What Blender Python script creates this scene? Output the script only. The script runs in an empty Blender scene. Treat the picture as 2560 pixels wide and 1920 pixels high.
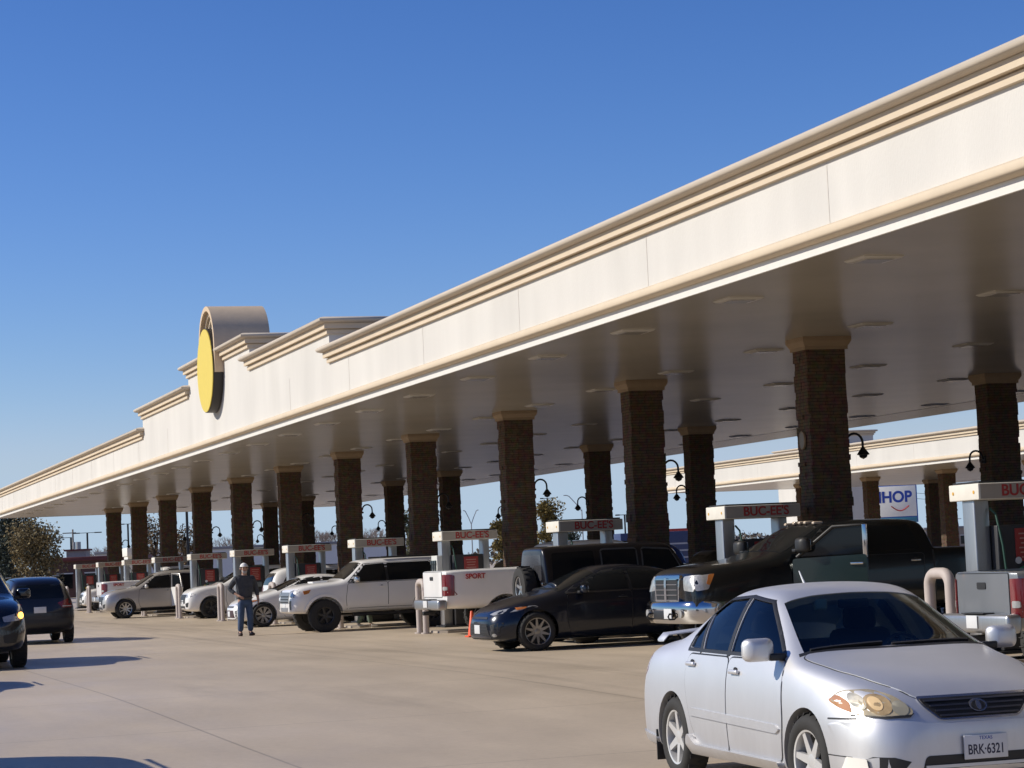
import bpy, bmesh, math, random
from math import sin, cos, pi, radians
from mathutils import Vector, Matrix
from mathutils.bvhtree import BVHTree

SC = bpy.context.scene
COL = SC.collection
R = radians
random.seed(7)

# ------------------------------------------------------------------ camera
cam_d = bpy.data.cameras.new("camera"); cam = bpy.data.objects.new("camera", cam_d); COL.objects.link(cam)
CAM_Z = 1.6
def _cam():
    a, p, r = 0.319, 0.0767, -0.0446            # yaw right of +Y, pitch up, roll
    fw = Vector((sin(a)*cos(p), cos(a)*cos(p), sin(p)))
    rt = Vector((cos(a), -sin(a), 0)); up = rt.cross(fw)
    rr = rt*cos(r) + up*sin(r); uu = up*cos(r) - rt*sin(r)
    m = Matrix.Identity(4)
    for i in range(3):
        m[i][0], m[i][1], m[i][2] = rr[i], uu[i], -fw[i]
    m[2][3] = CAM_Z
    return m
cam.matrix_world = _cam()
cam_d.sensor_width = 36.0; cam_d.lens = 5697/2560*36; cam_d.clip_end = 6000; cam_d.clip_start = 0.1
SC.camera = cam

# ------------------------------------------------------------------ world, sun, exposure
SUN_EL, SUN_B = 34.0, 20.0                       # elevation; degrees beyond the -X direction towards +Y
w = bpy.data.worlds.new("World"); SC.world = w; w.use_nodes = True
nt = w.node_tree; bg = nt.nodes["Background"]
sky = nt.nodes.new("ShaderNodeTexSky"); sky.sky_type = 'NISHITA'; sky.sun_disc = False
sky.sun_elevation = R(SUN_EL); sky.sun_rotation = R(270+SUN_B); sky.altitude = 100
sky.air_density = 1.0; sky.dust_density = 0.0; sky.ozone_density = 3.5
sp_ = nt.nodes.new("ShaderNodeSeparateColor"); cb_ = nt.nodes.new("ShaderNodeCombineColor"); nt.links.new(sky.outputs[0], sp_.inputs[0])
for i_, (g_, k_) in enumerate(((1.68, 0.391), (1.415, 0.539), (1.29, 0.884))):     # deepen the clear winter blue, channel by channel
    p_ = nt.nodes.new("ShaderNodeMath"); p_.operation = 'POWER'; p_.inputs[1].default_value = g_; nt.links.new(sp_.outputs[i_], p_.inputs[0])
    q_ = nt.nodes.new("ShaderNodeMath"); q_.operation = 'MULTIPLY'; q_.inputs[1].default_value = k_; nt.links.new(p_.outputs[0], q_.inputs[0])
    m_ = nt.nodes.new("ShaderNodeMath"); m_.operation = 'SMOOTH_MIN'; m_.inputs[1].default_value = (5.6, 7.3, 9.3)[i_]; m_.inputs[2].default_value = 1.2; nt.links.new(q_.outputs[0], m_.inputs[0]); nt.links.new(m_.outputs[0], cb_.inputs[i_])
mx_ = nt.nodes.new("ShaderNodeMath"); mx_.operation = 'MULTIPLY'; mx_.inputs[1].default_value = 1.25; my_ = nt.nodes.new("ShaderNodeMath"); my_.operation = 'MAXIMUM'
nt.links.new(cb_.inputs[1].links[0].from_socket, mx_.inputs[0]); nt.links.new(mx_.outputs[0], my_.inputs[0]); nt.links.new(cb_.inputs[2].links[0].from_socket, my_.inputs[1]); nt.links.new(my_.outputs[0], cb_.inputs[2])   # keep the low sky blue, not teal
nt.links.new(cb_.outputs[0], bg.inputs[0]); bg.inputs[1].default_value = 0.08
sun_dir = Vector((-cos(R(SUN_B))*cos(R(SUN_EL)), sin(R(SUN_B))*cos(R(SUN_EL)), sin(R(SUN_EL))))
sd = bpy.data.lights.new("sun", 'SUN'); sd.energy = 4.8; sd.angle = R(0.5); sd.color = (1.0, 0.93, 0.81)
so = bpy.data.objects.new("sun", sd); COL.objects.link(so); so.location = (-40, 60, 60)
so.rotation_euler = sun_dir.to_track_quat('Z', 'Y').to_euler()
SC.view_settings.view_transform = 'Standard'; SC.view_settings.look = 'None'
SC.view_settings.exposure = 0.0; SC.view_settings.gamma = 1.0
SC.cycles.use_denoising = True
SC.cycles.max_bounces = 8; SC.cycles.diffuse_bounces = 4; SC.cycles.glossy_bounces = 4
SC.cycles.sample_clamp_indirect = 6.0; SC.cycles.caustics_reflective = False; SC.cycles.caustics_refractive = False

# ------------------------------------------------------------------ materials
MATS = {}
def mat(name, col, rough=0.5, metal=0.0, var=0.08, scale=6.0, bump=0.0, bscale=None, coat=0.0, spec=0.5, stretch=(1, 1, 1), emit=0.0):
    if name in MATS: return MATS[name]
    m = bpy.data.materials.new(name); m.use_nodes = True; MATS[name] = m
    t = m.node_tree; b = t.nodes["Principled BSDF"]
    b.inputs["Roughness"].default_value = rough; b.inputs["Metallic"].default_value = metal
    b.inputs["Specular IOR Level"].default_value = spec
    b.inputs["Coat Weight"].default_value = coat; b.inputs["Coat Roughness"].default_value = 0.06
    tc = t.nodes.new("ShaderNodeTexCoord"); mp = t.nodes.new("ShaderNodeMapping"); mp.inputs["Scale"].default_value = stretch
    t.links.new(tc.outputs["Object"], mp.inputs["Vector"])
    n = t.nodes.new("ShaderNodeTexNoise"); n.inputs["Scale"].default_value = scale; n.inputs["Detail"].default_value = 5
    t.links.new(mp.outputs["Vector"], n.inputs["Vector"])
    mx = t.nodes.new("ShaderNodeMix"); mx.data_type = 'RGBA'
    mx.inputs["A"].default_value = (*[max(0, c*(1-var*2)) for c in col], 1)
    mx.inputs["B"].default_value = (*[min(1, c*(1+var*2)) for c in col], 1)
    t.links.new(n.outputs["Fac"], mx.inputs["Factor"]); t.links.new(mx.outputs["Result"], b.inputs["Base Color"])
    if bump:
        n2 = t.nodes.new("ShaderNodeTexNoise"); n2.inputs["Scale"].default_value = bscale or scale*6; n2.inputs["Detail"].default_value = 6
        t.links.new(mp.outputs["Vector"], n2.inputs["Vector"])
        bp = t.nodes.new("ShaderNodeBump"); bp.inputs["Strength"].default_value = bump; bp.inputs["Distance"].default_value = 0.02
        t.links.new(n2.outputs["Fac"], bp.inputs["Height"]); t.links.new(bp.outputs["Normal"], b.inputs["Normal"])
    if emit:
        b.inputs["Emission Color"].default_value = (*col, 1); b.inputs["Emission Strength"].default_value = emit
    return m

def paint(name, col, metal=0.0, rough=0.35, dirt=0.12, coat=0.9, cr=0.06):
    """car paint with a clear coat and a thin, uneven film of road dust low on the body"""
    if name in MATS: return MATS[name]
    m = mat(name, col, rough, metal, var=0.03, scale=3, coat=coat)
    t = m.node_tree; t.nodes["Principled BSDF"].inputs["Coat Roughness"].default_value = cr; b = t.nodes["Principled BSDF"]; src = b.inputs["Base Color"].links[0].from_socket
    tc = t.nodes.new("ShaderNodeTexCoord"); sp = t.nodes.new("ShaderNodeSeparateXYZ"); t.links.new(tc.outputs["Object"], sp.inputs[0])
    mr = t.nodes.new("ShaderNodeMapRange"); mr.inputs[1].default_value = 0.15; mr.inputs[2].default_value = 0.8
    mr.inputs[3].default_value = 1.0; mr.inputs[4].default_value = 0.15; t.links.new(sp.outputs["Z"], mr.inputs[0])
    n = t.nodes.new("ShaderNodeTexNoise"); n.inputs["Scale"].default_value = 4; n.inputs["Detail"].default_value = 7; n.inputs["Roughness"].default_value = 0.7
    mp = t.nodes.new("ShaderNodeMapping"); mp.inputs["Scale"].default_value = (1.6, 1.6, 0.5)
    t.links.new(tc.outputs["Object"], mp.inputs["Vector"]); t.links.new(mp.outputs["Vector"], n.inputs["Vector"])
    mu = t.nodes.new("ShaderNodeMath"); mu.operation = 'MULTIPLY'; t.links.new(mr.outputs[0], mu.inputs[0]); t.links.new(n.outputs["Fac"], mu.inputs[1])
    m2 = t.nodes.new("ShaderNodeMath"); m2.operation = 'MULTIPLY'; m2.inputs[1].default_value = dirt*2; t.links.new(mu.outputs[0], m2.inputs[0])
    mx = t.nodes.new("ShaderNodeMix"); mx.data_type = 'RGBA'; mx.inputs["B"].default_value = (0.25, 0.21, 0.17, 1)
    t.links.new(m2.outputs[0], mx.inputs["Factor"]); t.links.new(src, mx.inputs["A"]); t.links.new(mx.outputs["Result"], b.inputs["Base Color"])
    return m

def see_glass(name, tint, ior=1.5):
    """clear tinted glass: a Fresnel mirror over a tinted see-through pane"""
    m = bpy.data.materials.new(name); m.use_nodes = True; t = m.node_tree; t.nodes.clear()
    o = t.nodes.new("ShaderNodeOutputMaterial"); mx = t.nodes.new("ShaderNodeMixShader")
    tr = t.nodes.new("ShaderNodeBsdfTransparent"); tr.inputs[0].default_value = (*tint, 1)
    gl = t.nodes.new("ShaderNodeBsdfGlossy"); gl.inputs["Roughness"].default_value = 0.02
    fr = t.nodes.new("ShaderNodeFresnel"); fr.inputs[0].default_value = ior
    t.links.new(fr.outputs[0], mx.inputs[0]); t.links.new(tr.outputs[0], mx.inputs[1]); t.links.new(gl.outputs[0], mx.inputs[2])
    t.links.new(mx.outputs[0], o.inputs[0]); MATS[name] = m
    return m

M_STUCCO = mat("stucco_cream", (0.62, 0.60, 0.56), 0.85, var=0.075, scale=0.9, bump=0.25, bscale=60, spec=0.2, stretch=(1, 1, 0.30))
M_STRIP = mat("strip_white", (0.70, 0.68, 0.63), 0.6, var=0.03)
M_TRIM = mat("trim_tan", (0.62, 0.52, 0.39), 0.8, var=0.05, scale=2, spec=0.2)
M_TRIM2 = mat("trim_taupe", (0.52, 0.455, 0.375), 0.8, var=0.06, scale=2, spec=0.2)
M_ROOF = mat("roof_grey", (0.3, 0.29, 0.27), 0.9)
M_JOINT = mat("joint_grey", (0.57, 0.54, 0.49), 0.9)
M_CAP = mat("capital_tan", (0.30, 0.22, 0.14), 0.8, var=0.08)
M_STEEL = mat("brushed_steel", (0.42, 0.43, 0.44), 0.38, 0.85, var=0.06, stretch=(6, 6, 0.6))
M_CHROME = mat("chrome", (0.58, 0.57, 0.56), 0.10, 1.0, var=0.03)
M_BLACK = mat("black_plastic", (0.015, 0.015, 0.016), 0.5, var=0.1)
M_RUBBER = mat("tyre_rubber", (0.022, 0.021, 0.02), 0.8, var=0.15, scale=20)
M_GLASS = mat("dark_glass", (0.010, 0.012, 0.014), 0.03, var=0.01, spec=0.32)
M_RIM = mat("alloy", (0.50, 0.50, 0.50), 0.3, 0.9, var=0.05)
M_DRIM = mat("dark_alloy", (0.05, 0.05, 0.052), 0.4, 0.5, var=0.05)
M_WHITE = mat("white_panel", (0.78, 0.76, 0.70), 0.5, var=0.03)
M_RED = mat("red_lens", (0.17, 0.007, 0.010), 0.2, coat=.6, var=0.1)
M_AMBER = mat("amber_lens", (0.5, 0.16, 0.03), 0.15, coat=1, var=0.05)
M_LAMP = mat("lamp_lens", (0.42, 0.42, 0.41), 0.28, 0.35, coat=.7, var=0.25, scale=22)
M_HAZY = mat("hazed_lens", (0.50, 0.42, 0.27), 0.25, 0.25, coat=0.8, var=0.25, scale=9)
M_PLATE = mat("plate_white", (0.62, 0.63, 0.64), 0.45, var=0.05)
M_INK = mat("plate_ink", (0.03, 0.03, 0.06), 0.5)
M_LETTER = mat("letter_red", (0.36, 0.028, 0.026), 0.5, var=0.05)
M_BLUE = mat("letter_blue", (0.015, 0.05, 0.32), 0.4, var=0.03)
M_ORANGE = mat("cone_orange", (0.75, 0.09, 0.02), 0.5, var=0.05)
M_IRON = mat("black_iron", (0.014, 0.015, 0.02), 0.45, 0.3)
M_CONC = mat("concrete_kerb", (0.36, 0.31, 0.26), 0.85, var=0.1, bump=0.2)
M_POST = mat("post_pinkgrey", (0.46, 0.40, 0.37), 0.6, var=0.06)
M_SEAT = mat("seat_cloth", (0.035, 0.035, 0.04), 0.9)
M_CABIN = mat("cabin_grey", (0.10, 0.10, 0.10), 0.8)
M_YELLOW = mat("sign_yellow", (0.72, 0.55, 0.07), 0.45, var=0.03)
M_BRONZE = mat("sign_rim_dark", (0.02, 0.018, 0.017), 0.5)

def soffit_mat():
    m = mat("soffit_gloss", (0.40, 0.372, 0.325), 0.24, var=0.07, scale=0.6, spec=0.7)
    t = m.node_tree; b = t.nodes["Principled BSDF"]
    tc = t.nodes.new("ShaderNodeTexCoord"); wv = t.nodes.new("ShaderNodeTexWave"); wv.bands_direction = 'Y'; wv.wave_profile = 'SAW'
    wv.inputs["Scale"].default_value = 0.53; wv.inputs["Distortion"].default_value = 0.05
    bp = t.nodes.new("ShaderNodeBump"); bp.inputs["Strength"].default_value = 0.10; bp.inputs["Distance"].default_value = 0.004
    t.links.new(tc.outputs["Object"], wv.inputs["Vector"]); t.links.new(wv.outputs["Fac"], bp.inputs["Height"]); t.links.new(bp.outputs["Normal"], b.inputs["Normal"])
    return m
M_SOFFIT = soffit_mat()

def stone_mat():
    m = bpy.data.materials.new("ledge_stone"); m.use_nodes = True; t = m.node_tree; b = t.nodes["Principled BSDF"]
    b.inputs["Roughness"].default_value = 0.9; b.inputs["Specular IOR Level"].default_value = 0.2
    tc = t.nodes.new("ShaderNodeTexCoord"); sp = t.nodes.new("ShaderNodeSeparateXYZ"); t.links.new(tc.outputs["Object"], sp.inputs[0])
    ad = t.nodes.new("ShaderNodeMath"); t.links.new(sp.outputs["X"], ad.inputs[0]); t.links.new(sp.outputs["Y"], ad.inputs[1])
    cb = t.nodes.new("ShaderNodeCombineXYZ"); t.links.new(ad.outputs[0], cb.inputs[0]); t.links.new(sp.outputs["Z"], cb.inputs[1])
    br = t.nodes.new("ShaderNodeTexBrick"); br.inputs["Scale"].default_value = 1.0
    br.inputs["Brick Width"].default_value = 0.28; br.inputs["Row Height"].default_value = 0.055; br.inputs["Mortar Size"].default_value = 0.006
    br.inputs["Color1"].default_value = (0.120, 0.080, 0.055, 1); br.inputs["Color2"].default_value = (0.092, 0.063, 0.046, 1); br.inputs["Mortar"].default_value = (0.055, 0.038, 0.028, 1)
    t.links.new(cb.outputs[0], br.inputs["Vector"])
    n = t.nodes.new("ShaderNodeTexNoise"); n.inputs["Scale"].default_value = 9; n.inputs["Detail"].default_value = 8; t.links.new(tc.outputs["Object"], n.inputs["Vector"])
    mx = t.nodes.new("ShaderNodeMix"); mx.data_type = 'RGBA'; mx.blend_type = 'OVERLAY'; mx.inputs["Factor"].default_value = 0.75
    t.links.new(br.outputs["Color"], mx.inputs["A"]); t.links.new(n.outputs["Color"], mx.inputs["B"]); t.links.new(mx.outputs["Result"], b.inputs["Base Color"])
    bp = t.nodes.new("ShaderNodeBump"); bp.inputs["Strength"].default_value = 0.8; bp.inputs["Distance"].default_value = 0.03
    t.links.new(n.outputs["Fac"], bp.inputs["Height"]); t.links.new(bp.outputs["Normal"], b.inputs["Normal"])
    return m
M_STONE = stone_mat()

def ground_mat():
    m = bpy.data.materials.new("concrete_lot"); m.use_nodes = True; t = m.node_tree; b = t.nodes["Principled BSDF"]
    N = t.nodes.new; L = t.links.new
    tc = N("ShaderNodeTexCoord"); sp = N("ShaderNodeSeparateXYZ"); L(tc.outputs["Object"], sp.inputs[0])
    def noise(scale, detail, stretch, rough=0.6):
        mp = N("ShaderNodeMapping"); mp.inputs["Scale"].default_value = stretch; L(tc.outputs["Object"], mp.inputs[0])
        n = N("ShaderNodeTexNoise"); n.inputs["Scale"].default_value = scale; n.inputs["Detail"].default_value = detail; n.inputs["Roughness"].default_value = rough
        L(mp.outputs[0], n.inputs["Vector"]); return n.outputs["Fac"]
    def ramp(s, a, bb, c, d):
        r = N("ShaderNodeMapRange"); r.inputs[1].default_value = a; r.inputs[2].default_value = bb; r.inputs[3].default_value = c; r.inputs[4].default_value = d
        L(s, r.inputs[0]); return r.outputs[0]
    def math(op, a, bb=None, v=None):
        x = N("ShaderNodeMath"); x.operation = op; L(a, x.inputs[0])
        if bb is not None: L(bb, x.inputs[1])
        if v is not None: x.inputs[1].default_value = v
        return x.outputs[0]
    vv = N("ShaderNodeValue"); vv.outputs[0].default_value = 1.0; one = vv.outputs[0]
    big = ramp(noise(0.09, 3, (1, 1, 1)), 0.3, 0.7, 0.86, 1.10)
    mid = ramp(noise(0.8, 6, (1, 0.35, 1)), 0.3, 0.75, 1.06, 0.88)
    fine = ramp(noise(14, 8, (1, 1, 1), 0.75), 0.3, 0.7, 0.90, 1.08)
    stain = ramp(noise(0.32, 5, (1.0, 0.16, 1), 0.7), 0.58, 0.78, 1.0, 0.70)
    def joint(axis, per, off):
        u = math('FRACT', math('MULTIPLY', math('ADD', sp.outputs[axis], v=off), v=1/per))
        return ramp(math('ABSOLUTE', math('SUBTRACT', u, v=0.5)), 0.0, 0.022/per, 0.56, 1.0)
    f = math('MULTIPLY', math('MULTIPLY', big, mid), math('MULTIPLY', fine, stain))
    # tyre-blackened lanes along the pumps and darker drips where cars stand
    lane = ramp(math('ABSOLUTE', math('SUBTRACT', sp.outputs['X'], v=11.2)), 0.4, 3.2, 1.0, 0.0)
    streak = ramp(noise(1.1, 4, (1.6, 0.05, 1), 0.6), 0.50, 0.72, 0.0, 0.34)
    f = math('MULTIPLY', f, math('SUBTRACT', one, math('MULTIPLY', lane, streak)))
    drips = ramp(noise(1.7, 6, (1, 1, 1), 0.8), 0.66, 0.80, 1.0, 0.72)
    f = math('MULTIPLY', f, drips)
    f = math('MULTIPLY', f, math('MULTIPLY', joint("X", 5.2, 3.4), joint("Y", 5.6, 0.7)))
    hue = N("ShaderNodeMix"); hue.data_type = 'RGBA'; hue.inputs["A"].default_value = (0.52, 0.425, 0.305, 1); hue.inputs["B"].default_value = (0.52, 0.432, 0.335, 1)
    L(noise(0.05, 2, (1, 1, 1)), hue.inputs["Factor"])
    vm = N("ShaderNodeVectorMath"); vm.operation = 'SCALE'; L(hue.outputs["Result"], vm.inputs[0]); L(f, vm.inputs["Scale"])
    L(vm.outputs[0], b.inputs["Base Color"])
    L(ramp(noise(0.7, 5, (1, 0.4, 1)), 0.3, 0.7, 0.42, 0.62), b.inputs["Roughness"]); b.inputs["Specular IOR Level"].default_value = 0.4
    bp = N("ShaderNodeBump"); bp.inputs["Strength"].default_value = 0.12; bp.inputs["Distance"].default_value = 0.01
    L(noise(30, 6, (1, 1, 1), 0.7), bp.inputs["Height"]); L(bp.outputs[0], b.inputs["Normal"])
    return m
M_GROUND = ground_mat()

# ------------------------------------------------------------------ object helpers
def link(name, me, m, parent=None):
    o = bpy.data.objects.new(name, me); COL.objects.link(o)
    if m is not None:
        for x in (m if isinstance(m, (list, tuple)) else [m]): me.materials.append(x)
    if parent is not None: o.parent = parent
    return o
def smooth(me, ang=40):
    for p in me.polygons: p.use_smooth = True
    me.set_sharp_from_angle(angle=R(ang))
def obj(name, bm, m, parent=None, sm=None):
    me = bpy.data.meshes.new(name); bmesh.ops.recalc_face_normals(bm, faces=bm.faces[:]); bm.to_mesh(me); bm.free()
    if sm: smooth(me, sm)
    return link(name, me, m, parent)
def tag(o, label, cat, group=None, kind=None):
    if label: o["label"] = label
    if cat: o["category"] = cat
    if group: o["group"] = group
    if kind: o["kind"] = kind
    return o
def thing(name, label, cat, loc=(0, 0, 0), rotz=0.0, group=None):
    o = bpy.data.objects.new(name, None); COL.objects.link(o); o.location = loc; o.rotation_euler = (0, 0, rotz); o.empty_display_size = 0.3
    return tag(o, label, cat, group)
def dup(o, parent=None, swap=None):
    c = o.copy(); COL.objects.link(c)
    if parent is not None: c.parent = parent
    if swap and c.type == 'MESH':
        for s in c.material_slots:
            if s.material in swap:
                n = swap[s.material]; s.link = 'OBJECT'; s.material = n
    for ch in o.children: dup(ch, c, swap)
    return c
def dup_thing(o, loc, rotz, label, swap=None, scale=1.0):
    c = dup(o, None, swap); c.location = loc; c.rotation_euler = (0, 0, rotz); c["label"] = label; c.scale = (scale,)*3 if not isinstance(scale, tuple) else scale
    return c
def bm_box(bm, c, s, bev=0.0, rot=None):
    r = bmesh.ops.create_cube(bm, size=1.0); vs = r["verts"]
    bmesh.ops.scale(bm, vec=s, verts=vs)
    if bev:
        es = list({e for v in vs for e in v.link_edges})
        rr = bmesh.ops.bevel(bm, geom=es, offset=bev, segments=3, affect='EDGES', profile=0.5); vs = list({v for f in rr["faces"] for v in f.verts} | {v for v in vs if v.is_valid})
    if rot is not None: bmesh.ops.rotate(bm, cent=(0, 0, 0), matrix=rot, verts=vs)
    bmesh.ops.translate(bm, vec=c, verts=vs)
    return vs
def box(name, c, s, m, parent=None, bev=0.0, rot=None):
    bm = bmesh.new(); bm_box(bm, c, s, bev, rot); return obj(name, bm, m, parent, 35 if bev else None)
def bm_cyl(bm, p0, p1, r0, r1=None, n=12, caps=True):
    p0, p1 = Vector(p0), Vector(p1); d = p1-p0; r1 = r0 if r1 is None else r1
    res = bmesh.ops.create_cone(bm, cap_ends=caps, segments=n, radius1=r0, radius2=r1, depth=d.length)
    q = d.to_track_quat('Z', 'Y').to_matrix()
    bmesh.ops.rotate(bm, cent=(0, 0, 0), matrix=q, verts=res["verts"]); bmesh.ops.translate(bm, vec=(p0+p1)/2, verts=res["verts"])
def bm_tube(bm, pts, r, n=10):
    pts = [Vector(p) for p in pts]; rings = []
    rad = r if isinstance(r, (list, tuple)) else [r]*len(pts)
    up = None
    for i, p in enumerate(pts):
        d = (pts[min(i+1, len(pts)-1)]-pts[max(i-1, 0)]).normalized()
        if up is None: up = d.orthogonal().normalized()
        a = (up - d*up.dot(d)).normalized(); b = d.cross(a); up = a
        rings.append([bm.verts.new(p+(a*cos(2*pi*k/n)+b*sin(2*pi*k/n))*rad[i]) for k in range(n)])
    for i in range(len(rings)-1):
        for k in range(n): bm.faces.new((rings[i][k], rings[i][(k+1) % n], rings[i+1][(k+1) % n], rings[i+1][k]))
    bm.faces.new(rings[0][::-1]); bm.faces.new(rings[-1])
def bm_lathe(bm, prof, n=32, axis='Z', closed=False):
    rings = []
    for (r, h) in prof:
        ring = []
        for k in range(n):
            a = 2*pi*k/n
            ring.append(bm.verts.new((r*cos(a), r*sin(a), h) if axis == 'Z' else (r*cos(a), h, r*sin(a))))
        rings.append(ring)
    rng = range(len(rings) if closed else len(rings)-1)
    for i in rng:
        j = (i+1) % len(rings)
        for k in range(n): bm.faces.new((rings[i][k], rings[i][(k+1) % n], rings[j][(k+1) % n], rings[j][k]))
    if not closed:
        for ring in (rings[0], rings[-1]):
            if (ring[0].co-ring[n//2].co).length > 1e-4: bm.faces.new(ring)
def prism(bm, pts2, axis, a0, a1):
    """polygon pts2 extruded along 'X','Y' or 'Z' from a0 to a1; pts2 give the other two axes in order"""
    def mk(p, a): return {'X': (a, p[0], p[1]), 'Y': (p[0], a, p[1]), 'Z': (p[0], p[1], a)}[axis]
    A = [bm.verts.new(mk(p, a0)) for p in pts2]; B = [bm.verts.new(mk(p, a1)) for p in pts2]; n = len(pts2)
    bm.faces.new(A); bm.faces.new(B[::-1])
    for i in range(n): bm.faces.new((A[i], B[i], B[(i+1) % n], A[(i+1) % n]))
def rect_rings(bm, x0, x1, y0, y1, prof, cap=True):
    """mitred moulding: stacked rectangles, each grown outward by d at height z"""
    rings = []
    for d, z in prof:
        rings.append([bm.verts.new(p) for p in ((x0-d, y0-d, z), (x1+d, y0-d, z), (x1+d, y1+d, z), (x0-d, y1+d, z))])
    for i in range(len(rings)-1):
        for k in range(4): bm.faces.new((rings[i][k], rings[i][(k+1) % 4], rings[i+1][(k+1) % 4], rings[i+1][k]))
    if cap: bm.faces.new(rings[0][::-1]); bm.faces.new(rings[-1])
def text_mesh(s, size, ext=0.006, bold=0.0, align='CENTER', sx=1.0):
    cu = bpy.data.curves.new("lettering", 'FONT'); cu.body = s; cu.size = size; cu.extrude = ext; cu.offset = bold; cu.align_x = align; cu.align_y = 'CENTER'
    o = bpy.data.objects.new("lettering", cu); COL.objects.link(o); o.scale = (sx, 1, 1)
    dg = bpy.context.evaluated_depsgraph_get(); me = bpy.data.meshes.new_from_object(o.evaluated_get(dg))
    if sx != 1.0: me.transform(Matrix.Diagonal((sx, 1, 1, 1)))
    bpy.data.objects.remove(o); bpy.data.curves.remove(cu); return me
def lettering(s, size, m, parent, loc, rot, name="lettering", **k):
    me = text_mesh(s, size, **k); me.materials.clear(); o = link(name, me, m, parent); o.location = loc; o.rotation_euler = rot; return o
def sm01(x): x = max(0.0, min(1.0, x)); return x*x*(3-2*x)
def gz(x, y): return -0.14*(1-sm01((y-17)/16.0))
ORD = ["first", "second", "third", "fourth", "fifth", "sixth", "seventh", "eighth", "ninth", "tenth", "eleventh", "twelfth", "thirteenth", "fourteenth", "fifteenth"]

# ------------------------------------------------------------------ ground
def build_ground():
    bm = bmesh.new()
    xs = [-3000, -800, -200, -60, -30, -15, -8, -4, 0, 4, 8, 12, 16, 20, 26, 34, 50, 90, 200, 800, 3000]
    ys = [-3000, -600, -100, -20, 0, 8, 14, 16, 18, 20, 22, 24, 26, 28, 30, 32, 34, 40, 60, 100, 160, 260, 500, 1000, 3500]
    V = [[bm.verts.new((x, y, gz(x, y))) for y in ys] for x in xs]
    for i in range(len(xs)-1):
        for j in range(len(ys)-1): bm.faces.new((V[i][j], V[i+1][j], V[i+1][j+1], V[i][j+1]))
    o = obj("ground", bm, M_GROUND, None, 60); o["kind"] = "structure"; o["label"] = "light tan concrete forecourt with joints and stains"
build_ground()

# ------------------------------------------------------------------ canopies
XF, XB, Y0C, SP = 11.89, 30.6, 34.18, 8.1
ROW1, ROW2 = 16.67, 24.67
ZS = 5.03
CORN = lambda z: [(0.0, z), (0.06, z+0.004), (0.06, z+0.095), (0.03, z+0.098), (0.03, z+0.115), (0.13, z+0.118), (0.13, z+0.235)]
CTOP = lambda z: [(0.02, z+0.237), (0.17, z+0.240), (0.235, z+0.262), (0.262, z+0.30), (0.255, z+0.335), (0.22, z+0.36), (0.12, z+0.378), (-0.2, z+0.38)]
def column_mesh():
    bm = bmesh.new(); z = 0.0; rnd = random.Random(3)
    while z < 4.82:
        h = rnd.uniform(0.07, 0.15); h = min(h, 4.82-z)
        for (cx, cy) in ((-1, -1), (1, -1), (-1, 1), (1, 1)):
            ox, oy = rnd.uniform(-0.016, 0.016), rnd.uniform(-0.016, 0.016)
            sx, sy = 0.35+ox, 0.25+oy
            bm_box(bm, (cx*sx/2, cy*sy/2, z+h/2), (sx, sy, h))
        z += h
    me = bpy.data.meshes.new("column"); bmesh.ops.recalc_face_normals(bm, faces=bm.faces[:]); bm.to_mesh(me); bm.free(); return me
COLUMN_ME = column_mesh(); COLUMN_ME.materials.append(M_STONE)
def capital_mesh():
    bm = bmesh.new()
    rect_rings(bm, -0.35, 0.35, -0.25, 0.25, [(0.02, 4.82), (0.04, 4.82), (0.04, 4.875), (0.055, 4.89), (0.09, 4.96), (0.09, ZS-0.002)])
    me = bpy.data.meshes.new("capital"); bmesh.ops.recalc_face_normals(bm, faces=bm.faces[:]); bm.to_mesh(me); bm.free(); me.materials.append(M_CAP); return me
CAPITAL_ME = capital_mesh()

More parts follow.
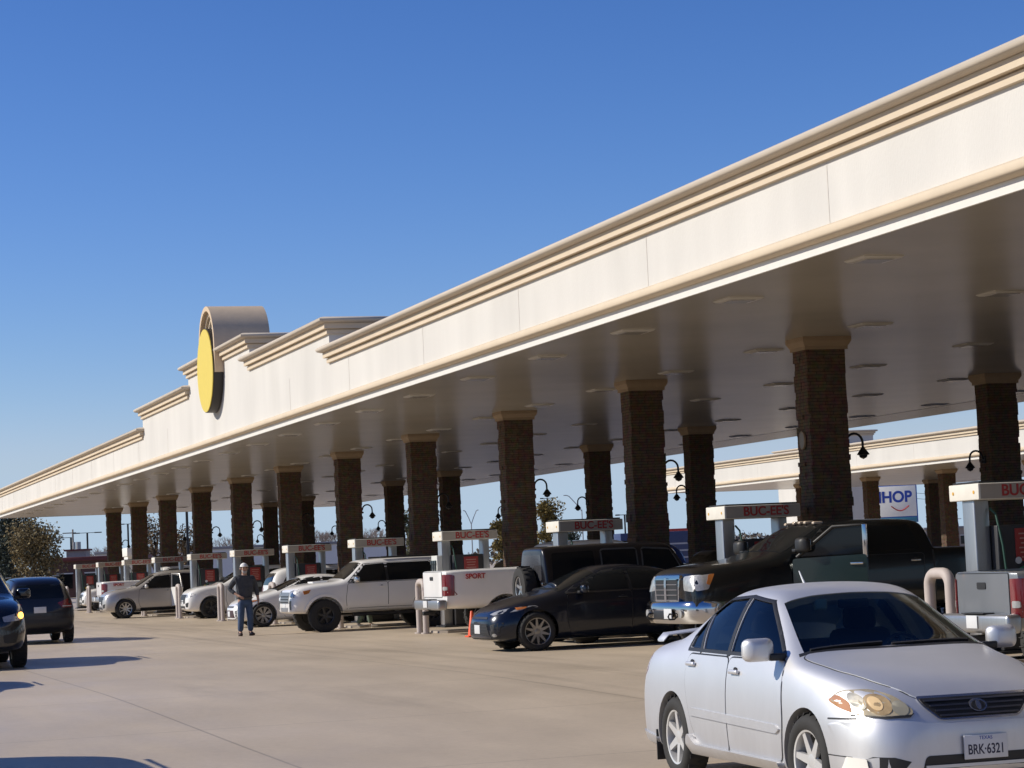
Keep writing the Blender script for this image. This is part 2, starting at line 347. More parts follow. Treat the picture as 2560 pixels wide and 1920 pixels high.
def build_canopy(name, label, dx, y0, y1, yc, row_is, steps_front=True):
    root = thing(name, label, "fuel canopy", (dx, 0, 0))
    x0, x1 = XF, XB
    # upright stucco wall, all four sides, with the roof deck inside
    bm = bmesh.new(); rect_rings(bm, x0, x1, y0, y1, [(-0.5, 5.10), (0.0, 5.10), (0.0, 6.12), (-0.9, 6.13), (-0.9, 6.0)], cap=False)
    obj("fascia", bm, M_STUCCO, root)
    bm = bmesh.new(); bm_box(bm, ((x0+x1)/2, (y0+y1)/2, 5.98), (x1-x0-1.5, y1-y0-1.5, 0.06)); obj("roof", bm, M_ROOF, root)
    bm = bmesh.new(); rect_rings(bm, x0, x1, y0, y1, [(-0.03, ZS-0.004), (0.004, ZS-0.004), (0.004, 5.155), (-0.03, 5.155)], cap=False)
    obj("edge_strip", bm, M_STRIP, root)
    bm = bmesh.new(); rect_rings(bm, x0, x1, y0, y1, [(-0.02, 5.158), (0.07, 5.16), (0.115, 5.185), (0.13, 5.225), (0.125, 5.275), (0.09, 5.315), (0.03, 5.335), (-0.02, 5.336)], cap=False)
    obj("lower_moulding", bm, M_TRIM, root, 50)
    bm = bmesh.new(); n = 60
    vs = []
    for k in range(n+1):
        y = y0+0.025+(y1-y0-0.05)*k/n
        vs.append([bm.verts.new((x, y, ZS)) for x in (x0+0.025, (x0+x1)/2, x1-0.025)])
    for k in range(n):
        for q in range(2): bm.faces.new((vs[k][q], vs[k+1][q], vs[k+1][q+1], vs[k][q+1]))
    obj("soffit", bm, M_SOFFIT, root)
    md_ = mat("soffit_reflection_dark", (0.15, 0.145, 0.14), 0.25, var=0.08)  # dark strips painted in as reflections along the glossy soffit's edges
    box("soffit_reflection", (x1-0.95, (y0+y1)/2, ZS-0.003), (1.75, y1-y0-1.2, 0.006), md_, root); box("soffit_reflection", ((x0+x1)/2-.95, y1-0.33, ZS-0.003), (x1-x0-2.1, 0.5, 0.006), md_, root)
    # vertical control joints on the stucco
    y = 23.9 - 5.78*4
    while y < y1-1:
        if y > y0+1 and not (steps_front and abs(y-yc) < 4.0): box("control_joint", (x0-0.001, y, 5.72), (0.006, 0.022, 0.77), M_JOINT, root)
        y += 5.78
    def moulding(xa, xb, ya, yb, z):
        b = bmesh.new(); rect_rings(b, xa, xb, ya, yb, CORN(z)+[(-0.2, z+0.236)]); obj("cornice", b, M_TRIM, root)
        b = bmesh.new(); rect_rings(b, xa, xb, ya, yb, CTOP(z)); obj("coping", b, M_TRIM2, root, 50)
    if steps_front:
        moulding(x0, x0+1.15, y0, yc-13.2, 6.08); moulding(x0, x0+1.15, yc+13.0, y1, 6.08)
        moulding(x1-1.15, x1, y0, y1, 6.08)
        for (a, b_) in ((yc-13.2, yc-4.55), (yc+4.35, yc+13.0)):
            box("parapet_block", (x0+0.575, (a+b_)/2, 6.45), (1.15, b_-a, 0.66), M_STUCCO, root); moulding(x0, x0+1.15, a, b_, 6.72)
        a, b_ = yc-4.55, yc+4.35
        box("parapet_block", (x0+0.575, (a+b_)/2, 6.72), (1.15, b_-a-0.002, 1.2), M_STUCCO, root); moulding(x0, x0+1.15, a, b_, 7.30)
        # barrel arch in the middle: stucco tympanum with a moulded, curved top
        ym = yc+0.0; Rr = 1.13; zc = 7.76
        bm = bmesh.new(); pts = [(ym-Rr+0.3, 6.9)]+[(ym-(Rr-0.3)*cos(pi*k/24), zc+(Rr-0.3)*sin(pi*k/24)) for k in range(25)]+[(ym+Rr-0.3, 6.9)]
        prism(bm, pts, 'X', x0+0.004, x0+1.1); obj("arch_wall", bm, M_STUCCO, root, 30)
        def arch_band(r0, r1, xa, xb, m, nm):
            b = bmesh.new(); p = []
            p += [(ym-r1*cos(pi*k/28), zc+r1*sin(pi*k/28)) for k in range(29)]; lo = [(ym-r0*cos(pi*k/28), zc+r0*sin(pi*k/28)) for k in range(29)]
            full = [(ym-r1, 7.0)]+p+[(ym+r1, 7.0), (ym+r0, 7.0)]+lo[::-1]+[(ym-r0, 7.0)]
            prism(b, full, 'X', xa, xb); return obj(nm, b, m, root, 30)
        arch_band(0.81, 0.91, x0-0.06, x0+1.16, M_TRIM, "arch_moulding"); arch_band(0.91, 1.02, x0-0.13, x0+1.18, M_TRIM, "arch_moulding"); arch_band(1.02, 1.15, x0-0.25, x0+1.30, mat("arch_metal", (0.60, 0.47, 0.33), 0.7, var=.05, spec=.2), "arch_coping")
    else:
        moulding(x0, x0+1.15, y0, y1, 6.08); moulding(x1-1.15, x1, y0, y1, 6.08)
        for (a, b_, z) in ((yc-13, yc-4.5, 6.72), (yc-4.5, yc+4.5, 7.3), (yc+4.5, yc+13, 6.72)):
            box("parapet_block", (x1-0.575, (a+b_)/2, (6.1+z)/2), (1.15, b_-a-0.002, z-6.0), M_STUCCO, root); moulding(x1-1.15, x1, a, b_, z-0.02)
    for xr, idx in row_is:
        for i in idx:
            c = bpy.data.objects.new("column", COLUMN_ME); COL.objects.link(c); c.parent = root; c.location = (xr, Y0C+SP*i, 0)
            c.rotation_euler = (0, 0, pi if i % 2 else 0)
            k = bpy.data.objects.new("capital", CAPITAL_ME); COL.objects.link(k); k.parent = c
    return root
YC = 61.9
build_canopy("fuel_canopy", "long cream fuel canopy with stepped parapet, arch and brown stone columns", 0, -3.0, 126.0, YC, [(ROW1, range(-4, 11)), (ROW2, range(-4, 11))])
build_canopy("fuel_canopy", "far cream fuel canopy seen beyond the dark stone columns on the right", 38.1, 20.0, 124.0, 150.0-27.0, [(ROW1, range(-1, 11)), (ROW2, range(-1, 11))], steps_front=False)

# round sign on the fascia (the mascot that fills it in the photograph is left out)
def round_sign():
    root = thing("round_sign", "round plain yellow sign disc with dark rim on the stepped parapet", "sign", (XF-0.02, YC+0.05, 7.14))
    bm = bmesh.new(); bm_cyl(bm, (0, 0, 0), (-0.26, 0, 0), 1.16, n=72); obj("rim", bm, M_BRONZE, root, 40)
    bm = bmesh.new(); bm_cyl(bm, (-0.262, 0, 0), (-0.285, 0, 0), 1.14, n=72); obj("face", bm, M_YELLOW, root, 40)
round_sign()

# ceiling lights
def ceiling_lights():
    bm = bmesh.new(); rect_rings(bm, -0.24, 0.24, -0.24, 0.24, [(0.03, 0.0), (0.03, -0.008), (0.0, -0.026), (-0.05, -0.028)])
    me_f = bpy.data.meshes.new("housing"); bmesh.ops.recalc_face_normals(bm, faces=bm.faces[:]); bm.to_mesh(me_f); bm.free(); me_f.materials.append(mat("light_housing", (0.44, 0.42, 0.39), 0.45))
    bm = bmesh.new(); bm_box(bm, (0, 0, -0.030), (0.36, 0.36, 0.016), 0.005)
    me_l = bpy.data.meshes.new("lens"); bm.to_mesh(me_l); bm.free(); me_l.materials.append(mat("light_lens_off", (0.32, 0.31, 0.29), 0.2))
    rows = [(12.8, 24.6, "nearest the sunlit fascia"), (16.6, 24.05, "between the front stone columns"), (20.4, 23.5, "along the middle of the soffit"), (24.35, 23.2, "between the rear stone columns"), (28.2, 23.0, "nearest the back edge")]
    for X, ys, where in rows:
        k = 0
        while ys+4.05*k < 118:
            y = ys+4.05*k; k += 1
            near = min(abs((y-Y0C)/SP-round((y-Y0C)/SP))*SP, 9)
            if X in (16.6, 24.35) and near < 0.75: y += 0.9
            t = thing("ceiling_light", "square canopy ceiling light, switched off, in the row "+where, "ceiling light", (X, y, ZS), 0, "ceiling lights in the row "+where)
            for nm, me in (("housing", me_f), ("lens", me_l)):
                o = bpy.data.objects.new(nm, me); COL.objects.link(o); o.parent = t
ceiling_lights()

# gooseneck wall lamps on the columns
def wall_lamps():
    t0 = thing("wall_lamp", "", "lamp", (0, 0, 0), 0, "gooseneck lamps on the stone columns")
    bm = bmesh.new(); bm_box(bm, (0.012, 0, 0.0), (0.025, 0.12, 0.16), 0.006); obj("wall_plate", bm, M_IRON, t0, 30)
    bm = bmesh.new(); pts = [(0.02, 0, 0.02)]+[(0.05+0.15*(1-cos(pi*k/10)), 0, 0.04+0.15*sin(pi*k/10)) for k in range(11)]+[(0.352, 0, -0.08)]
    bm_tube(bm, pts, 0.021, 8); obj("arm", bm, M_IRON, t0, 50)
    bm = bmesh.new(); bmesh.ops.create_uvsphere(bm, u_segments=12, v_segments=8, radius=0.03); obj("bracket_scroll", bm, M_IRON, t0, 60).location = (0.06, 0, -0.04)
    bm = bmesh.new(); bm_lathe(bm, [(0.02, -0.04), (0.045, -0.07), (0.10, -0.15), (0.105, -0.165), (0.07, -0.175), (0.06, -0.21), (0.0, -0.24)], 16)
    s = obj("lamp_shade", bm, M_IRON, t0, 40); s.location = (0.352, 0, 0)
    first = True
    for (X, sgn, nm, idx) in ((ROW1+0.36, 1, "front", range(-1, 11)), (ROW2-0.36, -1, "rear", range(-1, 11))):
        for i in idx:
            o = t0 if first else dup(t0); first = False
            o.location = (X, Y0C+SP*i, 3.24); o.rotation_euler = (0, 0, 0 if sgn > 0 else pi)
            o["label"] = "black gooseneck lamp on the %s stone column from the near end, %s row" % (ORD[i+1], nm)
wall_lamps()
def plaque():
    t = thing("pump_number_plaque", "small pale oval plaque on the stone column behind the dark pickup", "plaque", (ROW1-0.37, Y0C, 3.34))
    bm = bmesh.new(); bm_cyl(bm, (0, 0, 0), (-0.03, 0, 0), 0.125, n=28); bmesh.ops.scale(bm, vec=(1, 0.8, 1.1), verts=bm.verts[:]); obj("plate", bm, mat("plaque_pale", (0.22, 0.19, 0.16), 0.6), t, 40)
    bm = bmesh.new(); bm_lathe(bm, [(0.120, 0.0), (0.138, 0.0), (0.138, 0.03), (0.120, 0.035)], 28, closed=True); bmesh.ops.rotate(bm, cent=(0, 0, 0), matrix=Matrix.Rotation(R(-90), 3, 'Y'), verts=bm.verts[:]); bmesh.ops.scale(bm, vec=(1, 0.8, 1.1), verts=bm.verts[:]); obj("ring", bm, M_CAP, t, 40)
plaque()

# ------------------------------------------------------------------ pump islands
def make_pump():
    t = thing("fuel_pump", "", "fuel pump", (0, 0, 0), 0, "fuel pumps along the front column row")
    # local frame: x from the lane end (0) towards the column, y across
    bm = bmesh.new()
    bm_box(bm, (0.65, 0, 0.14), (1.3, 0.74, 0.04), 0.01); obj("base", bm, M_BLACK, t, 30)
    bm = bmesh.new(); bm_box(bm, (0.16, 0, 1.13), (0.22, 0.30, 1.94), 0.02); obj("leg", bm, M_STEEL, t, 30)
    bm = bmesh.new(); bm_box(bm, (1.12, 0, 1.13), (0.16, 0.30, 1.94), 0.02); obj("leg", bm, M_STEEL, t, 30)
    bm = bmesh.new(); bm_box(bm, (0.64, 0, 0.96), (0.72, 0.60, 1.60), 0.02); cab = obj("cabinet", bm, mat("pump_black", (0.03, 0.03, 0.033), 0.45), t, 30)
    bm = bmesh.new(); bm_box(bm, (0.67, 0, 2.195), (1.34, 0.76, 0.21), 0.012); sg = obj("sign_box", bm, mat("sign_box_white", (0.72, 0.69, 0.62), 0.45, var=0.05), t, 30)
    bm = bmesh.new(); bm_box(bm, (0.67, 0, 2.312), (1.26, 0.68, 0.03)); obj("sign_roof", bm, M_BLACK, t)
    lettering("BUC-EE'S", 0.205, M_LETTER, sg, (0.73, -0.386, 2.195), (R(90), 0, 0), ext=0.004, bold=0.004, sx=1.0)
    lettering("BUC-EE'S", 0.205, M_LETTER, sg, (0.73, 0.386, 2.195), (R(90), 0, pi), ext=0.004, bold=0.004, sx=1.0)
    mf = mat("sign_side_shade_tone", (0.36, 0.315, 0.265), 0.5, var=0.08)  # thin darker sheets paint shade onto the lettered sides of the white box
    for s in (-1, 1): bm = bmesh.new(); bm_box(bm, (0.68, s*0.380, 2.195), (1.30, 0.006, 0.19), 0.002); obj("sign_side_shade", bm, mf, sg)
    mo = mat("sticker_orange", (0.65, 0.36, 0.06), 0.5)
    for y in (-0.26, 0.27):
        bm = bmesh.new(); bm_cyl(bm, (-0.001, y, 2.19), (-0.006, y, 2.19), 0.022, n=12); bmesh.ops.scale(bm, vec=(1, 1, 1.0), verts=bm.verts[:]); obj("sticker", bm, mo, sg)
    mred = mat("pump_red", (0.30, 0.03, 0.025), 0.5, var=0.15, scale=14)
    for s in (-1, 1):
        bm = bmesh.new(); bm_box(bm, (0.70, s*0.306, 1.50), (0.34, 0.012, 0.42), 0.004); po = obj("poster", bm, mred, t, 30)
        bm = bmesh.new()
        for q in range(6): bm_box(bm, (0.70, s*0.314, 1.64-0.06*q), (0.24-0.03*(q % 3), 0.004, 0.018))
        obj("poster_text", bm, mat("poster_pale", (0.45, 0.22, 0.18), 0.6), po)
        bm = bmesh.new(); bm_cyl(bm, (0.50, s*0.305, 1.12), (0.50, s*0.314, 1.12), 0.055, n=20); obj("price_roundel", bm, M_YELLOW, t, 40)
        bm = bmesh.new(); bm_cyl(bm, (0.56, s*0.305, 1.30), (0.56, s*0.316, 1.30), 0.045, n=20); obj("roundel", bm, M_PLATE, t, 40)
        bm = bmesh.new(); bm_box(bm, (0.78, s*0.308, 1.15), (0.26, 0.014, 0.16), 0.004); obj("display", bm, mat("display_grey", (0.16, 0.19, 0.2), 0.2), t, 30)
        bm = bmesh.new(); bm_box(bm, (0.66, s*0.308, 0.86), (0.40, 0.014, 0.10), 0.004); obj("grade_buttons", bm, M_STEEL, t, 30)
        # hose looping from the leg top to the nozzle
        bm = bmesh.new(); bm_tube(bm, [(0.27, s*0.17, 1.98), (0.30, s*0.26, 1.9), (0.33, s*0.34, 1.5), (0.36, s*0.38, 0.9), (0.42, s*0.38, 0.55), (0.50, s*0.36, 0.62), (0.54, s*0.345, 1.0)], 0.016, 8); obj("hose", bm, mat("hose_green", (0.02, 0.07, 0.05), 0.5), t, 60)
        bm = bmesh.new(); bm_box(bm, (0.54, s*0.35, 1.06), (0.05, 0.06, 0.16), 0.012); bm_tube(bm, [(0.54, s*0.35, 1.14), (0.56, s*0.35, 1.2), (0.62, s*0.34, 1.22)], 0.011, 8); obj("nozzle", bm, mat("nozzle_green", (0.03, 0.22, 0.12), 0.4), t, 40)
    return t
def make_caddy(t, z0, z1):
    # squeegee and towel caddy at the lane end, facing the sun
    bm = bmesh.new(); bm_box(bm, (-0.02, 0.02, (z0+z1)/2), (0.13, 0.46, z1-z0), 0.015); cd = obj("service_caddy", bm, mat("caddy_pale", (0.60, 0.61, 0.58), 0.5), t, 30)
    for y in (-0.13, 0.02, 0.17):
        bm = bmesh.new(); bm_box(bm, (-0.10, y, 1.60), (0.05, 0.07, 0.10), 0.015); bm_tube(bm, [(-0.10, y, 1.55), (-0.11, y, 1.40), (-0.09, y, 1.22)], 0.017, 8)
        obj("spray_nozzle", bm, mat("nozzle_dark", (0.05, 0.07, 0.08), 0.4), cd, 40)
def make_bollard():
    t = thing("hoop_bollard", "", "bollard", (0, 0, 0), 0, "hoop bollards guarding the pump islands")
    bm = bmesh.new(); r = 0.16
    pts = [(0, -0.27, 0), (0, -0.27, 0.6), (0, -0.27, 1.18-r)]+[(0, -0.27+r*(1-cos(pi/2*k/6)), 1.18-r+r*sin(pi/2*k/6)) for k in range(1, 7)]
    pts += [(0, 0.27-r*(1-cos(pi/2*k/6)), 1.18-r+r*sin(pi/2*k/6)) for k in range(6, -1, -1)]+[(0, 0.27, 0.6), (0, 0.27, 0)]
    bm_tube(bm, pts, 0.072, 14); obj("hoop", bm, M_POST, t, 60)
    for y in (-0.27, 0.27):
        bm = bmesh.new(); bm_cyl(bm, (0, y, 0), (0, y, 0.03), 0.12, n=20); obj("foot_plate", bm, M_POST, t, 40)
    return t
PUMP, BOLL = make_pump(), make_bollard()
bm = bmesh.new(); prism(bm, [(-1.6+0.2*cos(a), 0) for a in ()] or [(0, -0.45), (0.15, -0.6), (9.2, -0.6), (9.35, -0.45), (9.35, 0.45), (9.2, 0.6), (0.15, 0.6), (0, 0.45)], 'Z', 0.0, 0.05)
ISL_ME = bpy.data.meshes.new("pump_island"); bmesh.ops.recalc_face_normals(bm, faces=bm.faces[:]); bm.to_mesh(ISL_ME); bm.free(); ISL_ME.materials.append(M_CONC)
pump_lab = ["fuel pump at the right edge, rising above the grey pickup's tailgate", "fuel pump behind the dark pickup's bonnet, red letters on its sign box",
 "fuel pump standing behind the roof of the dark boxy off-roader", "fuel pump with sunlit spray nozzles above the white pickup's bed", "fuel pump rising behind the roof of the white lifted SUV",
 "fuel pump between the white sedan and the white SUV's rear", "fuel pump just behind the standing man's white cap", "fuel pump above the bonnet of the white crossover with dark grille",
 "fuel pump behind the rear end of the silver SUV", "fuel pump behind the windscreen of the silver SUV", "second farthest fuel pump, beside the far white pickup", "farthest fuel pump, at the left end of the row"]
boll_lab = ["thick hoop bollard beside the grey pickup's tailgate", "hoop bollard hidden behind the dark pickup's front", "hoop bollard behind the dark sedan's bonnet", "hoop bollard in front of the white pickup's rear bumper",
 "hoop bollard behind the white lifted SUV's front", "hoop bollard behind the white sedan's nose", "hoop bollard just left of the standing man", "hoop bollard in front of the white crossover's nose", "hoop bollard in front of the silver SUV's doors", "hoop bollard hidden behind the silver SUV's nose", "second farthest hoop bollard, beside the far white pickup", "farthest hoop bollard at the left end of the row"]
for n_, i in enumerate(range(-1, 11)):
    y = Y0C+SP*i
    isl = link("pump_island", ISL_ME, None); isl.location = (14.5, y, 0); tag(isl, "raised concrete pump island under the %s pump from the right" % ORD[n_], "kerb island", "concrete pump islands")
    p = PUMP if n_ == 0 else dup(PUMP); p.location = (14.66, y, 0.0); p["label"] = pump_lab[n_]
    if i == 2: make_caddy(p, 1.04, 1.76)

    b = BOLL if n_ == 0 else dup(BOLL); b.location = (14.24, y, 0.0); b["label"] = boll_lab[n_]

# ------------------------------------------------------------------ vehicles
def loft_mesh(rows, L, sub=2, low=(0.82, 0.965)):
    """body surface from cross-sections: row = x from the rear, underside z, half width, belt z, half width there, rail z, half width there, top z"""
    bm = bmesh.new(); rings = []
    for (x, zb, hw, zs, hs, zr, hr, zt) in rows:
        half = [(0, zb), (hw*low[0], zb), (hw*low[1], zb+0.10*(zs-zb)), (hw, zb+0.42*(zs-zb)), (hw*0.99, zb+0.70*(zs-zb)), (hs, zs), (hr, zr), (hr*0.72, zr+(zt-zr)*0.72), (0, zt)]
        X = x-L/2
        Lf = [bm.verts.new((X, y, z)) for y, z in half]
        Rt = [Lf[0]]+[bm.verts.new((X, -y, z)) for y, z in half[1:-1]]+[Lf[-1]]
        rings.append((Lf, Rt))
    n = len(rings[0][0])
    for a, b in zip(rings, rings[1:]):
        for s in (0, 1):
            for j in range(n-1): bm.faces.new((a[s][j], a[s][j+1], b[s][j+1], b[s][j]))
    for Lf, Rt in (rings[0], rings[-1]):
        for j in range(n-1):
            vs = [Lf[j], Lf[j+1], Rt[j+1], Rt[j]]
            u = []
            for v in vs:
                if v not in u: u.append(v)
            bm.faces.new(u)
    bmesh.ops.recalc_face_normals(bm, faces=bm.faces[:])
    me = bpy.data.meshes.new("loft"); bm.to_mesh(me); bm.free()
    o = bpy.data.objects.new("loft", me); COL.objects.link(o)
    md = o.modifiers.new("s", 'SUBSURF'); md.levels = sub; md.render_levels = sub
    out = bpy.data.meshes.new_from_object(o.evaluated_get(bpy.context.evaluated_depsgraph_get()))
    bpy.data.objects.remove(o); bpy.data.meshes.remove(me); return out
def boolean(me, cutters):
    """subtract each cutter in turn; a result that lost more than the cutter holds is retried with the cutter nudged"""
    def vol(q): b = bmesh.new(); b.from_mesh(q); v = b.calc_volume(); b.free(); return abs(v)
    for c in cutters:
        v0, vc = vol(me), vol(c)
        for k in range(8):
            o = bpy.data.objects.new("tmp", me); COL.objects.link(o); co = bpy.data.objects.new("cut", c); COL.objects.link(co)
            co.location = (0.0013*k, 0.0007*k, -0.0011*k)
            md = o.modifiers.new("b", 'BOOLEAN'); md.operation = 'DIFFERENCE'; md.object = co; md.solver = 'EXACT' if k < 6 else 'FAST'
            out = bpy.data.meshes.new_from_object(o.evaluated_get(bpy.context.evaluated_depsgraph_get()))
            bpy.data.objects.remove(o); bpy.data.objects.remove(co)
            if v0-vol(out) <= vc*1.02+1e-4 and len(out.polygons) > 100: break
        me = out
    return me
def cut_mesh(bm, idx=1):
    bmesh.ops.recalc_face_normals(bm, faces=bm.faces[:])
    for f in bm.faces: f.material_index = idx
    me = bpy.data.meshes.new("cut"); bm.to_mesh(me); bm.free()
    me.materials.append(M_BLACK); me.materials.append(M_BLACK)
    return me
def bvh_of(me): 
    bm = bmesh.new(); bm.from_mesh(me); t = BVHTree.FromBMesh(bm); bm.free(); return t

class Frame:
    def __init__(s, O, A, B): s.O = Vector(O); s.A = Vector(A).normalized(); s.B = Vector(B).normalized(); s.N = s.A.cross(s.B).normalized()
def rp(pts, r, n=5):
    """round the corners of a polygon"""
    out = []; m = len(pts)
    for i in range(m):
        p, q, t = Vector(pts[i-1]).to_2d(), Vector(pts[i]).to_2d(), Vector(pts[(i+1) % m]).to_2d()
        a, b = (p-q), (t-q); ra = min(r, a.length*0.45, b.length*0.45)
        s, e = q+a.normalized()*ra, q+b.normalized()*ra
        for k in range(n+1):
            u = k/n; out.append(tuple(s*(1-u)**2+q*2*u*(1-u)+e*u*u))
    return out
def grow(pts, d):
    """offset a polygon outward by d"""
    m = len(pts); ar = sum(pts[i-1][0]*pts[i][1]-pts[i][0]*pts[i-1][1] for i in range(m)); sg = 1 if ar > 0 else -1; out = []
    for i in range(m):
        p, q, t = Vector(pts[i-1]), Vector(pts[i]), Vector(pts[(i+1) % m])
        e1, e2 = (q-p), (t-q)
        if e1.length < 1e-6 or e2.length < 1e-6: out.append(tuple(q)); continue
        e1.normalize(); e2.normalize(); n1 = Vector((e1.y, -e1.x))*sg; n2 = Vector((e2.y, -e2.x))*sg
        k = n1+n2; k = k/max(0.4, k.dot(n1)) if k.length > 1e-6 else n1
        out.append(tuple(q+k*d))
    return out
def patch(name, bvh, fr, poly, off, m, parent, res=0.09, thick=0.012, flat=False):
    """a thin shell laid on the body: polygon in the frame's plane, cast onto the surface"""
    bm = bmesh.new(); f = bm.faces.new([bm.verts.new((p[0], p[1], 0)) for p in poly])
    for ax in (0, 1):
        lo = min(p[ax] for p in poly); hi = max(p[ax] for p in poly); k = max(1, int(math.ceil((hi-lo)/res)))
        for q in range(1, k):
            no = (1, 0, 0) if ax == 0 else (0, 1, 0); c = [0, 0, 0]; c[ax] = lo+(hi-lo)*q/k
            bmesh.ops.bisect_plane(bm, geom=bm.verts[:]+bm.edges[:]+bm.faces[:], plane_co=c, plane_no=no)
    miss = []; hits = []
    for v in bm.verts:
        o = fr.O+fr.A*v.co.x+fr.B*v.co.y+fr.N*6
        h, nn, i, d = bvh.ray_cast(o, -fr.N)
        if h is None or (h-fr.O).dot(fr.N) < -3:
            miss.append((v, fr.O+fr.A*v.co.x+fr.B*v.co.y)); continue
        hits.append((h-fr.O).dot(fr.N)); v.co = h+fr.N*off
    mean = sum(hits)/len(hits) if hits else 0
    for v, p in miss:
        h, nn, i, d = bvh.find_nearest(p+fr.N*mean)
        v.co = h+fr.N*off
    bmesh.ops.recalc_face_normals(bm, faces=bm.faces[:])
    if sum(f.normal.dot(fr.N)*f.calc_area() for f in bm.faces) < 0: bmesh.ops.reverse_faces(bm, faces=bm.faces[:])
    be = [e for e in bm.edges if len(e.link_faces) == 1]
    r = bmesh.ops.extrude_edge_only(bm, edges=be)
    for g in r["geom"]:
        if isinstance(g, bmesh.types.BMVert): g.co -= fr.N*(thick+off)
    me = bpy.data.meshes.new(name); bm.to_mesh(me); bm.free(); smooth(me, 50)
    return link(name, me, m, parent)

WHEELS = {}
def wheel_parts(rt, w, rr, n, split=False):
    key = (rt, w, rr, n, split)
    if key in WHEELS: return WHEELS[key]
    h = w/2
    bm = bmesh.new(); bm_lathe(bm, [(rr-0.01, -h*0.8), (rr+0.01, -h*0.98), (rr+(rt-rr)*0.55, -h), (rt-0.025, -h*0.88), (rt-0.004, -h*0.6), (rt, 0), (rt-0.004, h*0.6), (rt-0.025, h*0.88), (rr+(rt-rr)*0.55, h), (rr+0.01, h*0.98), (rr-0.01, h*0.8)], 44, 'Y', closed=True)
    for k in range(44*2):                                     # tread blocks
        a = 2*pi*k/88
        if k % 2 == 0: bm_box(bm, ((rt-0.001)*cos(a), (h*0.35)*(1 if k % 4 else -1), (rt-0.001)*sin(a)), (0.010, h*0.8, 0.028), 0, Matrix.Rotation(0, 3, 'Y') if False else None)
    ty = bpy.data.meshes.new("tyre"); bmesh.ops.recalc_face_normals(bm, faces=bm.faces[:]); bm.to_mesh(ty); bm.free(); ty.materials.append(M_RUBBER); smooth(ty, 45)
    bm = bmesh.new(); bm_lathe(bm, [(rr, h*0.86), (rr-0.018, h*0.80), (rr-0.025, h*0.4), (rr-0.03, -h*0.8), (rr-0.005, -h*0.85), (rr+0.002, h*0.7)], 44, 'Y', closed=True)
    bm_lathe(bm, [(0.0, h*0.62), (0.035, h*0.62), (0.06, h*0.56), (0.07, h*0.4), (0.0, h*0.35)], 20, 'Y')
    for k in range(n):
        a0 = 2*pi*k/n+pi/2
        for da in ((-0.12, 0.12) if split else (0,)):
            a = a0+da; d = Vector((cos(a), 0, sin(a))); t = Vector((-sin(a), 0, cos(a)))
            w1, w2 = (0.020, 0.017) if split else (0.032, 0.34*rr*2.6/max(n, 4))
            hub = Vector((cos(a0), 0, sin(a0)))*0.05 if split else d*0.04
            P = []
            for (q, ww, y0, y1) in ((hub, w1, h*0.30, h*0.58), (d*(rr-0.015), w2/1.6 if not split else w2, h*0.40, h*0.74)):
                for sx in (-1, 1):
                    for yy in (y0, y1): P.append(bm.verts.new(q+t*ww*sx+Vector((0, yy, 0))))
            for fc in ((0, 1, 3, 2), (4, 5, 7, 6), (0, 1, 5, 4), (2, 3, 7, 6), (1, 3, 7, 5), (0, 2, 6, 4)): bm.faces.new([P[i] for i in fc])
    rm = bpy.data.meshes.new("rim"); bmesh.ops.recalc_face_normals(bm, faces=bm.faces[:]); bm.to_mesh(rm); bm.free(); smooth(rm, 30)
    bm = bmesh.new(); bm_cyl(bm, (0, -h*0.7, 0), (0, h*0.05, 0), rr*0.96, n=32)
    hb = bpy.data.meshes.new("wheel"); bm.to_mesh(hb); bm.free(); hb.materials.append(M_BLACK)
    WHEELS[key] = (hb, ty, rm); return WHEELS[key]
def add_wheel(root, x, y, z, key, mrim, steer=0.0, spin=0.0):
    hb, ty, rm = wheel_parts(*key)
    wo = bpy.data.objects.new("wheel", hb); COL.objects.link(wo); wo.parent = root; wo.location = (x, y, z); wo.rotation_euler = (0, 0, (0 if y > 0 else pi)+steer)
    t = bpy.data.objects.new("tyre", ty); COL.objects.link(t); t.parent = wo
    r2 = rm.copy(); r2.materials.clear(); r2.materials.append(mrim); r = bpy.data.objects.new("rim", r2); COL.objects.link(r); r.parent = wo; r.rotation_euler = (0, spin, 0); t.rotation_euler = (0, spin, 0)
    return wo

